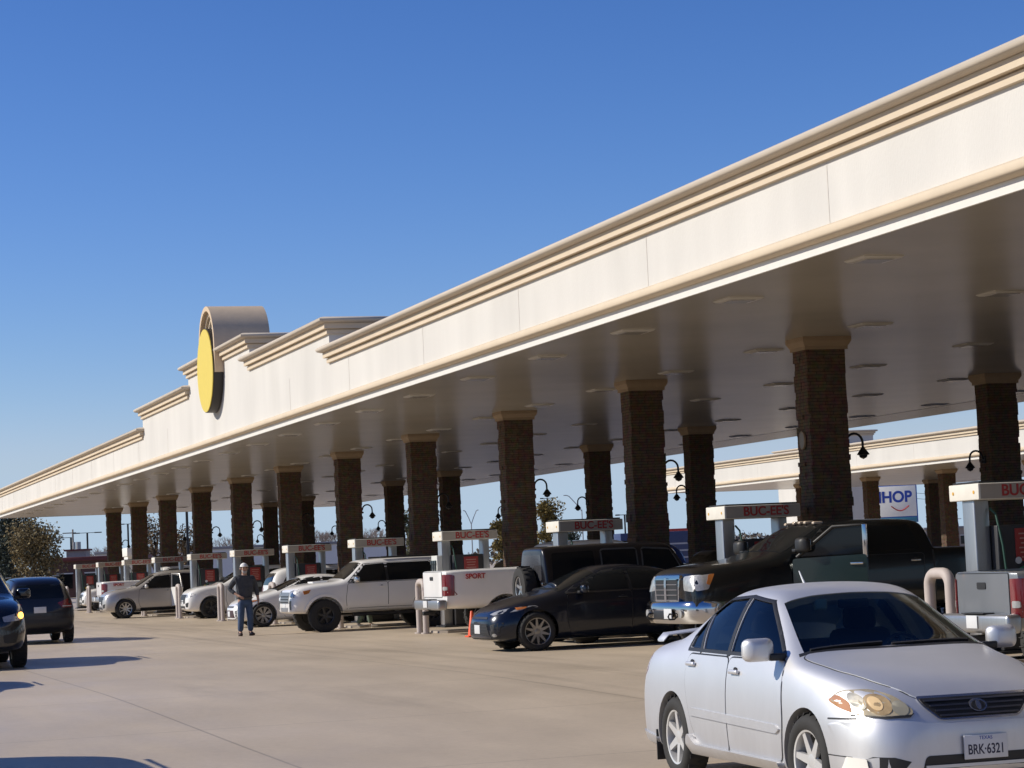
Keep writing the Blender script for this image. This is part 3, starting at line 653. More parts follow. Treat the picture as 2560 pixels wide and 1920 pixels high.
class Car:
    def __init__(s, name, label, cat, L, rows, pm, wheels, wkey, mrim, group=None, sub=2, arch=1.12, cutters=(), steer=0.0, low=(0.82, 0.965)):
        s.L = L; s.root = thing(name, label, cat, (0, 0, 0), 0, group); s.pm = pm
        s.surf = loft_mesh(rows, L, sub, low); s.bvh = bvh_of(s.surf)
        xs, yw, zw = wheels
        bm = bmesh.new()
        hwm = max(r[2] for r in rows)
        for x in xs:
            for sg in (-1, 1): bm_cyl(bm, (x-L/2, sg*(hwm-0.36), zw), (x-L/2, sg*(hwm+0.3), zw), wkey[0]*arch, n=40)
        body = s.surf.copy(); body.materials.clear(); body.materials.append(pm); body.materials.append(M_BLACK)
        me = boolean(body, [cut_mesh(bm)]+list(cutters))
        me.materials.clear(); me.materials.append(pm); me.materials.append(M_BLACK); smooth(me, 38)
        s.body = link("body", me, None, s.root)
        for i, x in enumerate(xs):
            for sg in (-1, 1): add_wheel(s.root, x-L/2, sg*yw, zw, wkey, mrim, steer if i == 0 else 0, 0.3+0.7*i+sg)
        s.fr = {'L': Frame((0, 0, 0), (-1, 0, 0), (0, 0, 1)), 'R': Frame((0, 0, 0), (1, 0, 0), (0, 0, 1)),
                'F': Frame((0, 0, 0), (0, 1, 0), (0, 0, 1)), 'B': Frame((0, 0, 0), (0, -1, 0), (0, 0, 1)), 'T': Frame((0, 0, 0), (1, 0, 0), (0, 1, 0))}
    def put(s, name, view, pts, off, m, parent=None, **k):
        fr = s.fr[view]
        if view == 'L': pts = [(-(x-s.L/2), z) for x, z in pts]
        if view == 'R': pts = [((x-s.L/2), z) for x, z in pts]
        if view == 'T': pts = [((x-s.L/2), y) for x, y in pts]
        if view == 'B': pts = [(-y, z) for y, z in pts]
        return patch(name, s.bvh, fr, pts, off, m, parent or s.root, **k)
    def side(s, name, pts, off, m, sides='LR', **k): return [s.put(name, v, pts, off, m, **k) for v in sides]
    def slope(s, name, x0, z0, x1, z1, pts, off, m, parent=None, **k):
        """on a sloping pane: from (x0,z0) at the foot to (x1,z1) at the head; pts = (y, fraction up the slope)"""
        d = Vector((x1-x0, 0, z1-z0)); fr = Frame((x0-s.L/2, 0, z0), (0, 1 if x0 > x1 else -1, 0), d); Lw = d.length
        return patch(name, s.bvh, fr, [(y, t*Lw) for y, t in pts], off, m, parent or s.root, **k)
    def both_front(s, name, pts, off, m, view='F', **k):
        return [s.put(name, view, [(sg*y, z) for y, z in pts], off, m, **k) for sg in (-1, 1)]
    def doors(s, outlines, sides='LR', handles=(), mh=None, gap=0.011):
        for v in sides:
            ds = []
            for d in outlines:
                d = rp(d, 0.06, 4)
                s.put("panel_gap", v, grow(d, gap), 0.0015, M_BLACK, thick=0.006)
                ds.append(s.put("door", v, d, 0.005, s.pm))
            for (hx, hz), d in zip(handles, ds):
                sg = 1 if v == 'L' else -1
                h, nn, i, dist = s.bvh.ray_cast(Vector((hx-s.L/2, sg*5, hz)), Vector((0, -sg, 0)))
                if h is None: continue
                box("door_handle", (h.x, h.y+sg*0.022, h.z), (0.17, 0.03, 0.032), mh or s.pm, d, 0.012)
                bm = bmesh.new(); bm_cyl(bm, (h.x, h.y+sg*0.001, h.z), (h.x, h.y+sg*0.007, h.z), 0.042, n=16); bmesh.ops.scale(bm, vec=(1, 1, 0.8), verts=bm.verts[:], space=Matrix.Translation((-h.x, 0, -h.z))); obj("handle_recess", bm, M_BLACK, d, 40)
    def mirrors(s, x, y, z, m, sc=1.0, base=M_BLACK):
        for sg in (-1, 1):
            bm = bmesh.new(); vs = bm_box(bm, (0, 0, 0), (0.11*sc, 0.22*sc, 0.15*sc), 0.045*sc)
            for v in bm.verts: v.co.y *= 1.0-0.35*max(0, v.co.x/(0.055*sc)); v.co.z *= 1-0.22*(v.co.y*sg/(0.11*sc))*-1 if False else 1
            bmesh.ops.translate(bm, vec=(x-s.L/2, sg*(y+0.11*sc), z), verts=bm.verts[:]); mo = obj("wing_mirror", bm, m, s.root, 50)
            bm = bmesh.new(); bm_box(bm, (x-s.L/2+0.02, sg*(y-0.01), z-0.05*sc), (0.09, 0.12, 0.05), 0.012); obj("mirror_arm", bm, base, mo, 40)
            bm = bmesh.new(); bm_box(bm, (x-s.L/2-0.056*sc, sg*(y+0.11*sc), z), (0.006, 0.17*sc, 0.11*sc), 0.002); obj("mirror_glass", bm, M_CHROME, mo, 40)
    def plate(s, x, z, y=0.0, text=None, head=None, front=True, m=None):
        d = 1 if front else -1
        o = box("licence_plate", (x-s.L/2, y, z), (0.012, 0.305, 0.152), m or M_PLATE, s.root, 0.004)
        rot = (R(90), 0, R(90)*d)
        if text: lettering(text, 0.088, M_INK, o, (x-s.L/2+d*0.0065, y, z-0.018), rot, ext=0.001, bold=0.0015, sx=0.72)
        if head: lettering(head, 0.032, M_BLUE, o, (x-s.L/2+d*0.0065, y, z+0.055), rot, ext=0.001)
        return o
    def wiper(s, x0, z0, x1, z1, pairs):
        d = Vector((x1-x0, 0, z1-z0)); fr = Frame((x0-s.L/2, 0, z0), (0, 1, 0), d); Lw = d.length
        for (ya, ta, yb, tb) in pairs:
            a, b = Vector((ya, ta*Lw)), Vector((yb, tb*Lw)); n = Vector((-(b-a).y, (b-a).x)).normalized()*0.009
            patch("wiper", s.bvh, fr, [tuple(a-n), tuple(b-n), tuple(b+n), tuple(a+n)], 0.018, M_BLACK, s.root, thick=0.002)
    def at(s, x, y, az, z=None):
        """stand the vehicle with its middle at x, y, nose towards azimuth az (degrees clockwise from +Y)"""
        s.root.location = (x, y, gz(x, y) if z is None else z); s.root.rotation_euler = (0, 0, R(90-az)); return s

P_SILVER = paint("paint_silver", (0.70, 0.705, 0.72), 0.72, 0.46, dirt=0.24, coat=0.18, cr=0.2)
P_NAVY = paint("paint_navy", (0.005, 0.009, 0.020), 0.3, 0.25, dirt=0.02, coat=0.45)
P_WHITE = paint("paint_white", (0.84, 0.83, 0.81), 0, 0.4, dirt=0.10)
P_DGREEN = paint("paint_dark_green", (0.004, 0.007, 0.010), 0.2, 0.25, dirt=0.02, coat=0.45)
P_GREY = paint("paint_grey", (0.20, 0.215, 0.235), 0.4, 0.35, dirt=0.25)
P_CHARC = paint("paint_charcoal", (0.010, 0.010, 0.015), 0.4, 0.3, dirt=0.05, coat=0.5)
P_BRONZE = paint("paint_warm_silver", (0.50, 0.475, 0.45), 0.5, 0.4, dirt=0.15)
P_BLACK = paint("paint_black", (0.006, 0.006, 0.007), 0.0, 0.25, dirt=0.04)
P_BLUE = paint("paint_blue", (0.02, 0.05, 0.22), 0.1, 0.35, dirt=0.05)
def prism_cut(pts, L, axis='Y', a0=-2, a1=2):
    bm = bmesh.new(); prism(bm, [(x-L/2, z) for x, z in pts], axis, a0, a1); return cut_mesh(bm)
def pane_cut(L, x0, z0, x1, z1, pts):
    d = Vector((x1-x0, 0, z1-z0)); Lw = d.length; B = d.normalized(); A = Vector((0, 1, 0)); N = A.cross(B); N = N if N.z > 0 else -N
    bm = bmesh.new(); P = [Vector((x0-L/2, 0, z0))+A*y+B*(t*Lw) for y, t in pts]
    a = [bm.verts.new(p+N*0.35) for p in P]; b = [bm.verts.new(p-N*0.30) for p in P]
    bm.faces.new(a); bm.faces.new(b[::-1])
    for i in range(len(P)): bm.faces.new((a[i], b[i], b[(i+1) % len(P)], a[(i+1) % len(P)]))
    return cut_mesh(bm)

# ---- the silver sedan in front, with an open cabin behind clear glass
def silver_sedan():
    L = 4.53
    rows = [(0.00, .36, .62, .60, .58, .62, .40, .64), (0.04, .25, .70, .88, .62, .92, .48, .95), (0.13, .20, .785, .95, .70, .995, .55, 1.03), (0.45, .18, .845, .97, .79, 1.035, .62, 1.065), (0.84, .18, .855, .975, .80, 1.06, .62, 1.09),
            (1.48, .18, .86, .97, .81, 1.375, .57, 1.435), (1.95, .18, .86, .965, .815, 1.42, .575, 1.49), (2.38, .18, .86, .96, .815, 1.41, .575, 1.475), (2.60, .18, .86, .955, .815, 1.365, .57, 1.43), (3.28, .18, .86, .93, .81, .98, .735, 1.01),
            (3.55, .18, .855, .905, .795, .955, .68, .985), (3.85, .18, .85, .87, .77, .915, .64, .95), (4.14, .18, .825, .81, .72, .855, .58, .885), (4.35, .19, .75, .745, .64, .785, .49, .81), (4.47, .21, .64, .63, .55, .675, .41, .70), (4.53, .27, .47, .51, .43, .54, .33, .55)]
    glassF = [(3.10, 1.005), (2.50, 1.345), (2.13, 1.38), (2.185, .985)]
    glassR = [(2.11, .983), (2.055, 1.382), (1.66, 1.36), (1.43, 1.265), (1.60, .998)]
    glassQ = [(1.535, 1.0), (1.385, 1.225), (1.285, 1.10), (1.28, 1.015)]
    ws = [(-.67, .07), (-.40, .03), (0, .015), (.40, .03), (.67, .07), (.525, .91), (.3, .95), (0, .96), (-.3, .95), (-.525, .91)]
    rw = [(-.60, .12), (.60, .12), (.50, .9), (-.50, .9)]
    WS = (3.33, 1.0, 2.57, 1.45); RW = (.86, 1.08, 1.47, 1.43)
    cabin = [(1.15, .40, .62, .90, .60, .96, .52, 1.00), (1.25, .36, .74, .92, .70, 1.10, .52, 1.14), (1.55, .34, .78, .92, .745, 1.32, .52, 1.38), (1.95, .34, .78, .92, .75, 1.365, .525, 1.435), (2.38, .34, .78, .92, .75, 1.355, .52, 1.42), (2.58, .34, .78, .915, .75, 1.31, .515, 1.37), (3.10, .36, .77, .89, .745, .955, .66, .985), (3.26, .40, .70, .85, .69, .885, .6, .905)]
    cab = loft_mesh(cabin, L, 2)
    for p in cab.polygons: p.material_index = 1
    cab.materials.clear(); cab.materials.append(M_CABIN); cab.materials.append(M_CABIN)
    cuts = [cab, prism_cut(glassF, L), prism_cut(glassR, L), prism_cut(glassQ, L), pane_cut(L, *WS, ws), pane_cut(L, *RW, rw)]
    c = Car("sedan", "dusty silver sedan in front at right, hazed headlamp and broken bumper corner", "car", L, rows, P_SILVER, ((3.63, 1.03), .75, .315), (.317, .20, .215, 6), mat('alloy_bright', (0.66, 0.655, 0.64), .38, .45, var=.06), sub=3, arch=1.13, cutters=cuts, steer=R(4), low=(.94, .99))
    G = see_glass("clear_glass_green", (0.74, 0.84, 0.76), 1.36); GS = see_glass("side_glass_tint", (0.30, 0.34, 0.34), 1.45)
    # black window surround: a frame ring drawn as strips around the openings
    def ring(pts_out, pts_in, v):
        pass
    for v in 'LR':
        for nm, g in (("side_window", glassF), ("side_window", glassR), ("quarter_window", glassQ)): c.put(nm, v, grow(g, 0.012), -0.008, GS, thick=0.002)
        def strip(a, b, wd, nm="window_trim", off=0.006):
            a, b = Vector(a), Vector(b); n = Vector((-(b-a).y, (b-a).x)).normalized()*wd/2
            c.put(nm, v, [tuple(a-n), tuple(b-n), tuple(b+n), tuple(a+n)], off, M_BLACK, thick=0.02)
        strip((2.155, .97), (2.09, 1.39), .055); strip((1.575, .985), (1.40, 1.26), .042); strip((3.16, .985), (1.26, 1.0), .024)
        strip((3.13, 1.0), (2.50, 1.358), .022); strip((2.51, 1.357), (2.10, 1.394), .022); strip((2.11, 1.394), (1.65, 1.373), .022); strip((1.66, 1.374), (1.39, 1.25), .022); strip((1.395, 1.252), (1.265, 1.09), .022); strip((1.27, 1.10), (1.262, 1.0), .02)
        c.put("side_moulding", v, rp([(1.47, .51), (3.18, .475), (3.24, .505), (3.18, .535), (1.50, .57)], .02), 0.02, P_SILVER)
        c.put("sill_skirt", v, rp([(1.43, .14), (3.22, .14), (3.24, .285), (1.62, .30), (1.47, .38), (1.42, .32)], .03), 0.05, P_SILVER)
        c.put("rear_skirt", v, rp([(.10, .20), (.62, .17), (.66, .30), (.15, .33)], .03), 0.02, P_SILVER)
    c.slope("windscreen", *WS, ws, -0.006, G, thick=0.002); c.slope("rear_window", *RW, rw, -0.006, G, thick=0.002)
    c.slope("windscreen_trim", *WS, [(-.71, .03), (0, -.02), (.71, .03), (.70, .075), (0, .03), (-.70, .075)], 0.006, M_BLACK)
    c.doors([[(3.20, .965), (3.27, .58), (3.23, .285), (2.245, .285), (2.20, .96)], [(2.185, .96), (2.23, .285), (1.60, .285), (1.46, .45), (1.37, .66), (1.32, .80), (1.33, .965)]], handles=[(2.37, .865), (1.45, .895)])
    c.put("panel_gap", 'T', rp([(3.30, -.71), (3.30, .71), (3.82, .665), (4.18, .56), (4.42, .40), (4.42, -.40), (4.18, -.56), (3.82, -.665)], .08), 0.0015, M_BLACK, thick=.006)
    c.put("bonnet", 'T', grow(rp([(3.30, -.71), (3.30, .71), (3.82, .665), (4.18, .56), (4.42, .40), (4.42, -.40), (4.18, -.56), (3.82, -.665)], .08), -.009), 0.005, P_SILVER)
    c.wiper(*WS, [(-.62, .075, -.08, .10), (-.02, .06, .58, .10)])
    # headlamps: hazed lens with reflector bowls and an amber corner
    lamp = rp([(.80, .735), (.745, .80), (.62, .81), (.52, .765), (.44, .675), (.455, .645), (.62, .640), (.755, .655)], .035)
    ell = lambda cy, cz, a, b, n=18: [(cy+a*cos(2*pi*k/n), cz+b*sin(2*pi*k/n)) for k in range(n)]
    for sg in (-1, 1):
        h = c.put("headlight", 'F', [(sg*y, z) for y, z in lamp], 0.010, M_HAZY)
        c.put("headlight_gasket", 'F', [(sg*y, z) for y, z in [(.44, .655), (.47, .632), (.62, .628), (.765, .644), (.755, .655), (.62, .642), (.46, .648)]], .012, M_BLACK, parent=h)
        mm = lambda pts: [(sg*y, z) for y, z in pts]
        c.put("reflector_bowl", 'F', mm(ell(.625, .715, .068, .066)), 0.0115, mat("bowl_amber", (0.60, 0.42, 0.20), 0.18, 0.35, coat=1, var=.3, scale=22), parent=h, thick=.001)
        c.put("bulb", 'F', mm(ell(.640, .722, .034, .044)), 0.0125, mat("bulb_amber", (0.66, 0.47, 0.24), 0.25, coat=1, var=.15), parent=h, thick=.001)
        c.put("reflector_bowl", 'F', mm(ell(.712, .735, .030, .052)), 0.0115, mat("bowl_cream", (0.60, 0.55, 0.42), 0.2, 0.3, coat=1, var=.25, scale=22), parent=h, thick=.001)
        c.put("reflector_bowl", 'F', mm(ell(.515, .690, .050, .046)), 0.0115, mat("bowl_grey", (0.36, 0.33, 0.24), 0.25, 0.1, coat=1, var=.2), parent=h, thick=.001)
        c.put("corner_lamp", 'F', mm(rp([(.798, .735), (.765, .775), (.745, .73), (.757, .662), (.785, .69)], .015)), 0.0135, mat("corner_amber", (0.52, 0.26, 0.11), 0.15, coat=1, var=.1), parent=h)
        c.put("fender_gap", 'L' if sg > 0 else 'R', [(3.98, .615), (4.26, .622), (4.26, .632), (3.98, .625)], 0.004, M_BLACK)
    gr = rp([(-.40, .755), (.40, .755), (.37, .69), (.28, .605), (-.28, .605), (-.37, .69)], .03)
    g = c.put("grille", 'F', gr, 0.012, mat("chrome_dull", (0.30, 0.30, 0.32), 0.2, 0.9))
    c.put("grille_opening", 'F', grow(gr, -.014), 0.016, M_BLACK, parent=g)
    for k in range(4):
        z = .628+.031*k; hwid = .275+.027*k
        c.put("grille_bar", 'F', [(-hwid, z), (hwid, z), (hwid, z+.009), (-hwid, z+.009)], 0.026, mat("bar_dark", (0.10, 0.10, 0.11), 0.3, 0.8), parent=g)
    em = [(.062*cos(2*pi*k/24), .685+.040*sin(2*pi*k/24)) for k in range(24)]
    e = c.put("emblem", 'F', em, 0.030, mat("emblem_dull", (0.28, 0.28, 0.29), .25, .9), parent=g); c.put("emblem_field", 'F', [(y*.80, .685+(z-.685)*.74) for y, z in em], 0.033, M_BLACK, parent=g)
    for pts in ([(.017*cos(2*pi*k/16), .685+.030*sin(2*pi*k/16)) for k in range(16)],): c.put("emblem_oval", 'F', pts, 0.036, mat("emblem_dull", (0.28, 0.28, 0.29), .25, .9), parent=g)
    c.put("bumper", 'F', rp([(-.82, .23), (.82, .23), (.83, .60), (.50, .612), (.32, .585), (-.32, .585), (-.50, .612), (-.83, .60)], .03), 0.016, P_SILVER, res=.05)
    c.put("lower_intake", 'F', rp([(-.40, .385), (.40, .385), (.44, .25), (-.44, .25)], .03), 0.020, M_BLACK)
    c.put("intake_bar", 'F', [(-.41, .305), (.41, .305), (.41, .325), (-.41, .325)], 0.03, P_SILVER)
    c.plate(4.565, .425, 0.0, "BRK·6321", "TEXAS")
    for sg in (1,):
        c.put("fog_lamp_recess", 'F', rp([(sg*.48, .36), (sg*.66, .37), (sg*.68, .27), (sg*.5, .25)], .02), 0.020, M_BLACK)
    # the broken bumper corner on the car's right
    hole = c.put("broken_bumper_hole", 'F', [(-.50, .355), (-.60, .385), (-.71, .39), (-.755, .365), (-.74, .30), (-.68, .27), (-.62, .245), (-.53, .24), (-.55, .30)], 0.020, M_BLACK)
    c.put("bumper_shard", 'F', [(-.58, .29), (-.71, .31), (-.70, .275), (-.59, .255)], 0.034, mat("torn_plastic", (0.18, 0.17, 0.16), 0.7), parent=hole)
    c.put("bumper_shard", 'F', [(-.745, .375), (-.80, .385), (-.815, .25), (-.775, .24), (-.735, .30)], 0.05, M_WHITE, parent=hole)
    c.put("bumper_gap", 'R', [(3.98, .385), (4.34, .378), (4.34, .384), (3.98, .391)], 0.004, M_BLACK)
    c.mirrors(3.09, .815, 1.045, P_SILVER, 1.06)
    for sg in (-1, 1):
        c.put("taillight", 'B', [(sg*y, z) for y, z in rp([(.42, .93), (.74, .93), (.79, .80), (.74, .70), (.50, .72)], .03)], 0.010, M_RED)
        fl = box("mud_flap", (0.64-L/2, sg*.76, .235), (.012, .19, .24), M_BLACK, c.root, 0.004)
    c.put("bumper_gap", 'B', [(-.78, .655), (.78, .655), (.78, .662), (-.78, .662)], 0.003, M_BLACK); c.plate(-.005, .80, front=False)
    bm = bmesh.new()
    pts = [(-.69, 1.045), (-.64, 1.09), (-.3, 1.115), (0, 1.12), (.3, 1.115), (.64, 1.09), (.69, 1.045)]
    prev = None
    for y, z in pts:
        sec = [bm.verts.new((0.17-L/2+dx, y*.93, z-.015+dz)) for dx, dz in ((0, .006), (.015, .020), (.09, .022), (.155, .008), (.15, -.002), (.08, -.006), (.015, -.004))]
        if prev: [bm.faces.new((prev[k], prev[(k+1) % 7], sec[(k+1) % 7], sec[k])) for k in range(7)]
        else: bm.faces.new(sec)
        prev = sec
    bm.faces.new(prev); obj("boot_spoiler", bm, P_SILVER, c.root, 50)
    bm = bmesh.new(); bm_tube(bm, [(1.55-L/2, 0.1, 1.44), (1.49-L/2, .1, 1.50), (1.44-L/2, .1, 1.555)], [.012, .008, .005], 8); obj("aerial", bm, M_PLATE, c.root, 50)
    # cabin
    def seat(x, y, nm):
        s_ = thing(nm, None, None); s_.parent = None; bpy.data.objects.remove(s_)
        bm = bmesh.new(); bm_box(bm, (x-L/2+.43, y, .52), (.50, .50, .14), .05); bm_box(bm, (x-L/2+.15, y, .83), (.14, .48, .58), .06, Matrix.Rotation(R(-12), 3, 'Y')); bm_box(bm, (x-L/2+.11, y, 1.19), (.09, .26, .17), .04)
        return obj(nm, bm, M_SEAT, c.root, 50)
    seat(1.80, .37, "front_seat"); seat(1.80, -.37, "front_seat")
    bm = bmesh.new(); bm_box(bm, (1.48-L/2, 0, .50), (.45, 1.25, .14), .05); bm_box(bm, (1.32-L/2, 0, .80), (.14, 1.2, .46), .05, Matrix.Rotation(R(-14), 3, 'Y')); obj("rear_seat", bm, M_SEAT, c.root, 50)
    box("dashboard", (3.04-L/2, 0, .83), (.40, 1.40, .20), mat("dash_grey", (0.10, 0.10, 0.095), 0.7), c.root, .06)
    bm = bmesh.new(); bm_lathe(bm, [(.175, -.012), (.19, 0), (.175, .012), (.163, 0)], 28, 'Z', closed=True); bm_box(bm, (0, 0, 0), (.34, .05, .02), .008); bmesh.ops.rotate(bm, cent=(0, 0, 0), matrix=Matrix.Rotation(R(65), 3, 'Y'), verts=bm.verts[:]); bmesh.ops.translate(bm, vec=(2.70-L/2, .37, .92), verts=bm.verts[:]); obj("steering_wheel", bm, M_BLACK, c.root, 50)
    box("rear_view_mirror", (2.64-L/2, 0, 1.32), (.03, .24, .065), M_BLACK, c.root, .012)
    box("sun_visor", (2.55-L/2, -.22, 1.325), (.06, .10, .09), mat("visor_pale_green", (0.55, 0.62, 0.50), 0.6), c.root, .02)
    c.at(7.465, 15.315, 182.4, -0.145); return c
silver_sedan()

# ---- shared recipes
def dress_suv(c, L, k):
    """glazing, doors, lamps of a crossover; k = dict of details"""
    z = k.get("dz", 0)
    gF = [(3.10, 1.09+z), (2.61, 1.50+z), (2.07, 1.54+z), (2.04, 1.09+z)]; gR = [(1.97, 1.09+z), (2.0, 1.54+z), (1.20, 1.54+z), (1.04, 1.10+z)]; gQ = [(.93, 1.12+z), (1.07, 1.51+z), (.66, 1.47+z), (.46, 1.20+z)]
    for v in 'LR':
        c.put("window_trim", v, rp([(3.20, 1.065+z), (2.63, 1.54+z), (2.0, 1.58+z), (1.1, 1.56+z), (.62, 1.50+z), (.40, 1.19+z), (.92, 1.06+z)], .03), .002, M_BLACK)
        for g in (gF, gR, gQ): c.put("side_window", v, rp(g, .03), .006, M_GLASS)
        c.put("sill_cladding", v, rp([(1.45, .22), (3.22, .22), (3.24, .36), (1.40, .36)], .02), .012, M_BLACK)
    c.doors([[(3.24, 1.04+z), (3.29, .6), (3.22, .38), (2.06, .38), (2.02, 1.05+z)], [(2.0, 1.05+z), (2.04, .38), (1.50, .38), (1.42, .62), (1.2, .82), (1.02, 1.04+z)]], handles=[(2.18, .95+z), (1.20, .97+z)])
    c.slope("windscreen", 3.38, 1.11+z, 2.63, 1.645+z, [(-.74, .06), (.74, .06), (.58, .93), (-.58, .93)], .005, M_GLASS)
    c.put("rear_window", 'B', rp([(-.62, 1.14+z), (.62, 1.14+z), (.53, 1.50+z), (-.53, 1.50+z)], .05), .006, M_GLASS)
    for sg in (-1, 1):
        c.put("headlight", 'F', [(sg*y, zz) for y, zz in rp([(.50, .80), (.78, .86), (.84, .80), (.78, .74), (.52, .72)], .02)], .008, M_LAMP)
        c.put("fog_lamp_recess", 'F', [(sg*y, zz) for y, zz in rp([(.50, .52), (.74, .56), (.70, .40), (.52, .40)], .03)], .004, M_BLACK)
        t = c.put("taillight", 'B', [(sg*y, zz) for y, zz in rp([(.44, 1.02+z), (.78, 1.15+z), (.87, 1.11+z), (.86, .90+z), (.56, .90+z)], .02)], .010, M_RED)
        c.put("lamp_band", 'B', [(sg*y, zz) for y, zz in [(.56, .925+z), (.80, .925+z), (.80, .945+z), (.56, .945+z)]], .014, M_LAMP, parent=t)
        box("roof_rail", (1.5-L/2, sg*.60, 1.695+z), (1.5, .035, .03), k.get("rail", M_BLACK), c.root, .012)
    g = c.put("grille", 'F', rp(k.get("grille", [(-.48, .82), (.48, .82), (.40, .52), (-.40, .52)]), .04), .008, M_BLACK)
    for q in range(3): c.put("grille_bar", 'F', [(-.42, .58+.07*q), (.42, .58+.07*q), (.42, .60+.07*q), (-.42, .60+.07*q)], .014, k.get("bar", M_BLACK), parent=g)
    c.put("lower_intake", 'F', rp([(-.40, .44), (.40, .44), (.45, .34), (-.45, .34)], .02), .006, M_BLACK)
    c.put("bumper_cladding", 'B', rp([(-.76, .62), (.76, .62), (.80, .42), (-.80, .42)], .03), .012, M_BLACK)
    c.put("tailgate_gap", 'B', [(-.74, .70), (.74, .70), (.74, .706), (-.74, .706)], .003, M_BLACK)
    c.plate(4.60, .56, front=True); c.plate(-.01, .86+z, front=False)
    c.wiper(3.38, 1.11+z, 2.63, 1.645+z, [(-.6, .08, -.05, .12), (0, .08, .58, .12)])
    c.mirrors(3.0, .87, 1.14+z, c.pm, 1.05)
ROWS_X = [(0, .48, .66, .72, .6, .75, .45, .77), (.06, .40, .82, 1.05, .76, 1.12, .60, 1.15), (.16, .34, .87, 1.08, .81, 1.42, .61, 1.47), (.4, .26, .90, 1.09, .85, 1.61, .635, 1.66), (1.2, .22, .92, 1.08, .87, 1.66, .655, 1.705), (2.1, .22, .92, 1.07, .875, 1.65, .655, 1.70), (2.62, .22, .92, 1.06, .875, 1.60, .65, 1.66), (3.36, .22, .92, 1.04, .87, 1.10, .76, 1.12), (3.7, .22, .92, 1.02, .86, 1.075, .74, 1.105), (4.15, .23, .90, .985, .84, 1.03, .70, 1.06), (4.44, .26, .83, .90, .76, .94, .60, .96), (4.55, .30, .72, .76, .64, .79, .50, .80), (4.6, .36, .54, .60, .5, .62, .40, .63)]
def crossover(label, pm, mrim, n=5, split=False, name="suv", **k):
    L = 4.6
    c = Car(name, label, "SUV", L, ROWS_X, pm, ((3.78, 1.0), .80, .355), (.357, .23, .24, n, split), mrim, arch=1.13, steer=k.get("steer", 0))
    dress_suv(c, L, k); return c

# ---- navy sedan at the second island
ROWS_S = [(0, .38, .66, .70, .60, .72, .42, .74), (.06, .28, .80, .98, .72, 1.02, .52, 1.04), (.16, .22, .86, 1.00, .78, 1.06, .58, 1.09), (.5, .19, .90, 1.0, .83, 1.08, .62, 1.11), (.9, .18, .915, 1.0, .85, 1.12, .62, 1.14), (1.70, .17, .92, .99, .86, 1.35, .58, 1.40), (2.2, .17, .92, .98, .865, 1.395, .59, 1.45), (2.65, .17, .92, .965, .87, 1.38, .585, 1.44), (2.85, .17, .92, .96, .87, 1.33, .58, 1.40), (3.66, .17, .92, .93, .865, .985, .74, 1.01), (3.95, .17, .91, .90, .84, .945, .68, .975), (4.3, .17, .88, .83, .79, .865, .62, .90), (4.65, .18, .80, .74, .68, .77, .5, .79), (4.80, .20, .68, .62, .58, .65, .42, .67), (4.88, .26, .5, .5, .44, .52, .34, .53)]
